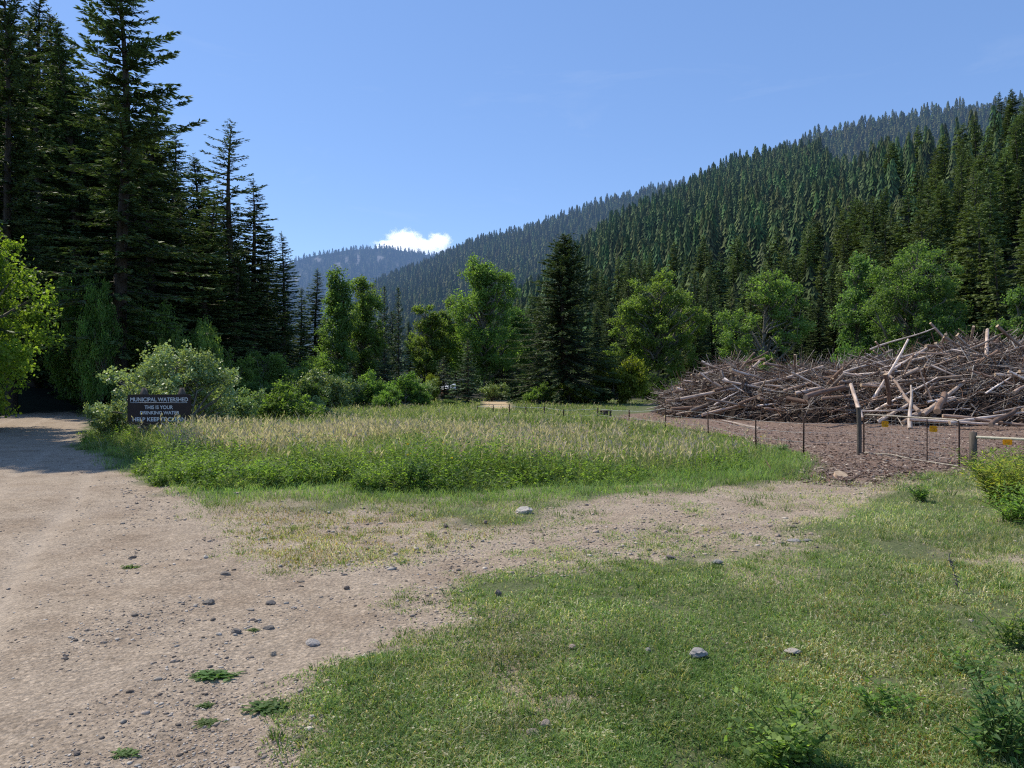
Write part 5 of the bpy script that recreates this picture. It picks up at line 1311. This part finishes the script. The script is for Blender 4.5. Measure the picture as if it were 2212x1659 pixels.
# ------------------------------------------------------------------ single weeds and near plants
def rosette(seed, r, n=34, up=.5, col=(.115, .185, .055)):
    n = int(n * 2.2)
    rng = np.random.default_rng(seed); s = Soup()
    for k in range(n):
        az = rng.random() * 6.28; el = up * (.2 + rng.random()); L = r * (.28 + .42 * rng.random()); d = np.array([math.cos(az) * math.cos(el), math.sin(az) * math.cos(el), math.sin(el)])
        sd = np.array([-d[1], d[0], 0]); sd /= np.linalg.norm(sd); w = L * .16; o = np.array([rng.normal() * r * .3, rng.normal() * r * .22, .0])
        V = [o, o + d * L * .35 + sd * w * .7, o + d * L * .7 + sd * w - np.array([0, 0, .06 * L]), o + d * L - np.array([0, 0, .22 * L]), o + d * L * .7 - sd * w - np.array([0, 0, .06 * L]), o + d * L * .35 - sd * w * .7]
        c = np.array(col) * (.7 + .7 * rng.random()); s.add(V, [(0, 1, 4, 5)], None, c); s.add(V, [(1, 2, 4, 4)][:0], [(1, 2, 4), (2, 3, 4)], c)
    return s.mesh('rosette_weed', [M['leaf']])
for n, (x, y, w, sy, lab) in enumerate([(282, 1224, 27, .6, 'small green weed tuft on the far part of the road shoulder'), (461, 1459, 62, .5, 'long row of leafy weeds on the dirt'), (443, 1514, 22, 1, 'upper of two star shaped weeds'),
                                   (450, 1550, 30, 1, 'lower of two star shaped weeds'), (580, 1528, 56, .8, 'spreading weed at the lawn corner'), (268, 1616, 34, .8, 'dark green weed lowest on the road'), (1378, 1462, 32, 1, 'dark tussock left of the biggest grey stone'), (548, 1362, 16, .8, 'tiny weed tucked by the dark stones')]):
    p_ = G(x, y); r = w * p_[1] / F; o = obj('rosette_weed', rosette(600 + n, r, 40 if w < 50 else 80)); o.location = (p_[0], p_[1], gz(*p_) + .004); o.scale = (1, sy, .8); tag(o, lab, 'weed')

def leafy_plant(seed, stems, h, spread, leaf, cols, wd=.5, nl=26):
    rng = np.random.default_rng(seed); st, lf = Soup(), Soup()
    for k in range(stems):
        az = rng.random() * 6.28; r0 = spread * .35 * rng.random() ** .5; hh = h * (.45 + .6 * rng.random()); ln = spread * (.25 + .5 * rng.random())
        a = rng.random() * 6.28; b = np.array([math.cos(az) * r0, math.sin(az) * r0, 0]); d = np.array([math.cos(a), math.sin(a), 0])
        t = np.linspace(0, 1, 6)[:, None]; pts = b + d * ln * t ** 1.6 + np.array([0, 0, 1.]) * hh * t * (1 - .12 * t)
        st.tube(pts, np.linspace(.0035, .0012, 6) * min(h, .6) / .4, 5, cap=False, col=(.10, .14, .05))
        n = nl; tt = .15 + .85 * rng.random(n); pos = np.stack([np.interp(tt, t[:, 0], pts[:, j]) for j in range(3)], 1)
        ang = rng.random(n) * 6.28; ax = unit(np.stack([np.cos(ang), np.sin(ang), .25 + .35 * rng.normal(size=n)], 1))
        pos = pos + ax * (leaf * .5 * rng.random(n))[:, None]
        nr = unit(np.array([0, 0, 1.]) + rng.normal(size=(n, 3)) * .4); L = leaf * (.55 + .7 * rng.random(n)) * (1.15 - .45 * tt)
        col = np.array(cols)[rng.integers(0, len(cols), n)] * 2.1 * (.7 + .6 * rng.random((n, 1)))
        V, q, c = leaf_quads(pos, ax, unit(np.cross(nr, ax)), L, L * wd, col); lf.add(V, q, None, c)
    return st.mesh('stems', [M['leaf']]), lf.mesh('leaves', [M['leaf']])
for n, (nm, x, y, kw, lab) in enumerate([
        ('rose_bush', 1705, 1665, dict(stems=24, h=.44, spread=.42, leaf=.058, cols=[(.11, .165, .045), (.14, .20, .055), (.075, .12, .04)], wd=.62, nl=26), 'low wild rose bush with round leaves in the lawn corner'),
        ('weed_clump', 2170, 1640, dict(stems=34, h=.5, spread=.4, leaf=.065, cols=[(.045, .08, .03), (.06, .1, .035), (.10, .13, .05)], wd=.35, nl=26), 'rank leafy weed clump at the lawn border corner'),
        ('weed_clump', 2190, 1420, dict(stems=24, h=.34, spread=.34, leaf=.07, cols=[(.09, .125, .035), (.06, .1, .035), (.13, .15, .05)], wd=.25, nl=22), 'yellowish tufted weed above the rank leafy clump'),
        ('weed_clump', 1920, 1545, dict(stems=14, h=.26, spread=.3, leaf=.045, cols=[(.07, .12, .03), (.10, .15, .04)], wd=.55, nl=18), 'light green sprig right of the rose bush'),
        ('weed_clump', 2090, 1470, dict(stems=12, h=.25, spread=.26, leaf=.05, cols=[(.05, .09, .03), (.08, .12, .04)], wd=.5, nl=18), 'small leafy sprig in the worn lawn'),
        ('roadside_bush', 2182, 1092, dict(stems=110, h=.9, spread=.9, leaf=.13, cols=[(.13, .16, .032), (.17, .185, .04), (.21, .20, .055), (.08, .115, .03)], wd=.2, nl=34), 'yellow-green bushy weeds below the white pipe rail'),
        ('roadside_bush', 2250, 1080, dict(stems=90, h=.98, spread=.9, leaf=.10, cols=[(.12, .155, .032), (.15, .175, .04), (.075, .11, .03)], wd=.2, nl=34), 'greener bushy weeds beside the yellow-green ones'),
        ('roadside_bush', 2160, 1040, dict(stems=70, h=.75, spread=.9, leaf=.13, cols=[(.09, .14, .03), (.13, .17, .04), (.18, .18, .06)], wd=.18, nl=26), 'wispy pale weeds nearest the barrier post'),
        ('roadside_bush', 2215, 1140, dict(stems=60, h=.6, spread=.7, leaf=.11, cols=[(.08, .13, .03), (.12, .16, .04)], wd=.2, nl=26), 'lower weeds in front of the yellow-green ones'),
        ('weed_clump', 1990, 1085, dict(stems=30, h=.34, spread=.3, leaf=.09, cols=[(.06, .11, .035), (.08, .13, .04)], wd=.22, nl=20), 'grass tussock on the lawn in front of the gate'),
        ('weed_clump', 563, 1048, dict(stems=40, h=.42, spread=.36, leaf=.10, cols=[(.09, .17, .03), (.12, .2, .04)], wd=.4, nl=24), 'fresh bright green weed at the meadow foot'),
        ('weed_clump', 905, 1062, dict(stems=40, h=.62, spread=.4, leaf=.11, cols=[(.04, .075, .03), (.06, .10, .035)], wd=.3, nl=26), 'dark leafy weed pushing out of the meadow foot'),
        ('weed_clump', 1690, 978, dict(stems=16, h=.3, spread=.25, leaf=.09, cols=[(.04, .075, .03), (.06, .10, .035)], wd=.4, nl=18), 'small green weed at the foot of the fence'),
        ]):
    p_ = G(x, y); a, b = leafy_plant(700 + n, **kw); e = empty(nm, (p_[0], p_[1], gz(*p_) - .01)); obj('stems', a, e); obj('leaves', b, e); tag(e, lab, 'bush' if 'bush' in nm else 'weed')
p_ = G(2072, 1290); s = Soup()
pts = np.array([(0, 0, -.03), (-.02, .01, .12), (-.06, .03, .25), (-.07, .04, .34)]); s.tube(pts, [.0035, .0035, .003, .002], 6)
rr = np.random.default_rng(3); 
for k in range(26):
    z = rr.random(); q_ = np.array([np.interp(z, np.linspace(0, 1, 4), pts[:, j]) for j in range(3)]); d_ = unit(rr.normal(size=3) + np.array([0, 0, .4])); s.tube([q_, q_ + d_ * .035], [.006, .003], 4)
o = obj('dry_stalk', s.mesh('dry_stalk', [M['bark_pale']])); o.location = (p_[0], p_[1], gz(*p_)); tag(o, 'dark dried weed stalk leaning in the lawn', 'dry stalk')

# ------------------------------------------------------------------ cloud
def make_cloud():
    D = 5600.0; c = P(888, 522, D); k = D / F
    e = obj('cloud', None) if False else None
    s = Soup(); s.box((-1, -1, -1), (1, 1, 1)); o = obj('cloud', s.mesh('cloud', []))
    o.location = c; o.scale = (92 * k, 60 * k, 32 * k); tag(o, 'single small white cumulus cloud above the distant mountain', 'cloud')
    m, nt, out = new_mat('cloud_vapour')
    tc = N(nt, 'ShaderNodeTexCoord')
    def rad(center, size):
        mp = N(nt, 'ShaderNodeMapping', vector_type='TEXTURE'); mp.inputs['Location'].default_value = center; mp.inputs['Scale'].default_value = size
        nt.links.new(tc.outputs['Object'], mp.inputs['Vector']); l = N(nt, 'ShaderNodeVectorMath', operation='LENGTH'); nt.links.new(mp.outputs[0], l.inputs[0]); return l.outputs['Value']
    prev = None
    for ce, sz in (((-.42, 0, -.35), (.5, .8, .5)), ((-.15, 0, .05), (.42, .8, .75)), ((.22, 0, -.25), (.42, .8, .5)), ((.66, 0, -.05), (.3, .8, .6)), ((0, 0, -.5), (.95, .8, .36))):
        r = rad(ce, sz)
        if prev is None: prev = r
        else:
            mn = N(nt, 'ShaderNodeMath', operation='SMOOTH_MIN'); mn.inputs[2].default_value = .15; nt.links.new(prev, mn.inputs[0]); nt.links.new(r, mn.inputs[1]); prev = mn.outputs[0]
    no = N(nt, 'ShaderNodeTexNoise'); no.inputs['Scale'].default_value = 4.2; no.inputs['Detail'].default_value = 6; no.inputs['Roughness'].default_value = .62
    mp = N(nt, 'ShaderNodeMapping'); mp.inputs['Scale'].default_value = (1.5, .9, .75); nt.links.new(tc.outputs['Object'], mp.inputs['Vector']); nt.links.new(mp.outputs[0], no.inputs['Vector'])
    ns = N(nt, 'ShaderNodeMath', operation='MULTIPLY_ADD'); nt.links.new(no.outputs['Fac'], ns.inputs[0]); ns.inputs[1].default_value = 2.0; ns.inputs[2].default_value = -1.0
    ad = N(nt, 'ShaderNodeMath', operation='ADD'); nt.links.new(prev, ad.inputs[0]); nt.links.new(ns.outputs[0], ad.inputs[1])
    mr = N(nt, 'ShaderNodeMapRange'); mr.inputs['From Min'].default_value = 1.0; mr.inputs['From Max'].default_value = .5; mr.inputs['To Min'].default_value = 0; mr.inputs['To Max'].default_value = .014
    nt.links.new(ad.outputs[0], mr.inputs['Value'])
    v = N(nt, 'ShaderNodeVolumePrincipled'); v.inputs['Color'].default_value = (1, 1, 1, 1); v.inputs['Anisotropy'].default_value = .2
    nt.links.new(mr.outputs[0], v.inputs['Density'])
    em = N(nt, 'ShaderNodeMath', operation='MULTIPLY'); nt.links.new(mr.outputs[0], em.inputs[0]); em.inputs[1].default_value = .30  # glow added to the vapour to brighten it beyond the scattered sunlight
    nt.links.new(em.outputs[0], v.inputs['Emission Strength']); v.inputs['Emission Color'].default_value = (.95, .97, 1, 1)
    nt.links.new(v.outputs[0], out.inputs['Volume'])
    o.data.materials.clear(); o.data.materials.append(m)
make_cloud()

# ------------------------------------------------------------------ light, sky, camera
SUN_AZ, SUN_EL = math.radians(-55), math.radians(54)
S = Vector((math.sin(SUN_AZ) * math.cos(SUN_EL), math.cos(SUN_AZ) * math.cos(SUN_EL), math.sin(SUN_EL)))
sl = bpy.data.lights.new('sun', 'SUN'); sl.energy = 5.0; sl.angle = math.radians(.53); sl.color = (1.0, .93, .80)
so = bpy.data.objects.new('sun', sl); COL.objects.link(so); so.rotation_euler = (-S).to_track_quat('-Z', 'Y').to_euler(); so.location = (-40, 40, 60)
w = bpy.data.worlds.new('World'); scene.world = w; w.use_nodes = True
nt = w.node_tree; nt.nodes.clear()
out = nt.nodes.new('ShaderNodeOutputWorld'); bg = nt.nodes.new('ShaderNodeBackground'); sky = nt.nodes.new('ShaderNodeTexSky')
sky.sky_type = 'NISHITA'; sky.sun_disc = False; sky.sun_elevation = SUN_EL; sky.sun_rotation = SUN_AZ; sky.altitude = 1400; sky.air_density = 1.0; sky.dust_density = .35; sky.ozone_density = 2.0
hs = nt.nodes.new('ShaderNodeHueSaturation'); hs.inputs['Saturation'].default_value = 1.08; hs.inputs['Value'].default_value = 1.25; hs.inputs['Hue'].default_value = .506
nt.links.new(sky.outputs[0], hs.inputs['Color']); mxs = nt.nodes.new('ShaderNodeMix'); mxs.data_type = 'RGBA'; mxs.inputs[0].default_value = .42; mxs.inputs[7].default_value = (1.42, 2.75, 5.6, 1); nt.links.new(hs.outputs[0], mxs.inputs[6]); 
wt = nt.nodes.new('ShaderNodeTexCoord'); wm = nt.nodes.new('ShaderNodeMapping'); wm.inputs['Scale'].default_value = (2.2, 2.2, 11); wm.inputs['Rotation'].default_value = (.12, .2, 0)
wn = nt.nodes.new('ShaderNodeTexNoise'); wn.inputs['Scale'].default_value = 1.6; wn.inputs['Detail'].default_value = 7; wn.inputs['Roughness'].default_value = .62; wn.inputs['Distortion'].default_value = .6
wr = nt.nodes.new('ShaderNodeMapRange'); wr.inputs['From Min'].default_value = .56; wr.inputs['From Max'].default_value = .86; wr.inputs['To Max'].default_value = .15
wx = nt.nodes.new('ShaderNodeMix'); wx.data_type = 'RGBA'; wx.inputs[7].default_value = (5.0, 5.6, 6.6, 1)
nt.links.new(wt.outputs['Generated'], wm.inputs['Vector']); nt.links.new(wm.outputs[0], wn.inputs['Vector']); nt.links.new(wn.outputs['Fac'], wr.inputs['Value']); nt.links.new(wr.outputs[0], wx.inputs[0])
nt.links.new(mxs.outputs[2], wx.inputs[6]); nt.links.new(wx.outputs[2], bg.inputs['Color']); bg.inputs['Strength'].default_value = .15
nt.links.new(bg.outputs[0], out.inputs['Surface'])

cam = bpy.data.cameras.new('camera'); cam.sensor_width = 36; cam.lens = 36 * F / 2212; cam.clip_end = 20000; cam.clip_start = .05
co = bpy.data.objects.new('camera', cam); COL.objects.link(co); co.location = (0, 0, H); co.rotation_euler = (PI / 2, 0, 0); scene.camera = co

scene.view_settings.view_transform = 'Standard'; scene.view_settings.look = 'None'; scene.view_settings.exposure = 0; scene.view_settings.gamma = 1
c = scene.cycles
c.max_bounces = 5; c.diffuse_bounces = 3; c.glossy_bounces = 2; c.transmission_bounces = 3; c.transparent_max_bounces = 4; c.volume_bounces = 2
c.use_denoising = False; c.filter_width = 1.2; c.sample_clamp_indirect = 8; c.volume_step_rate = 2.0
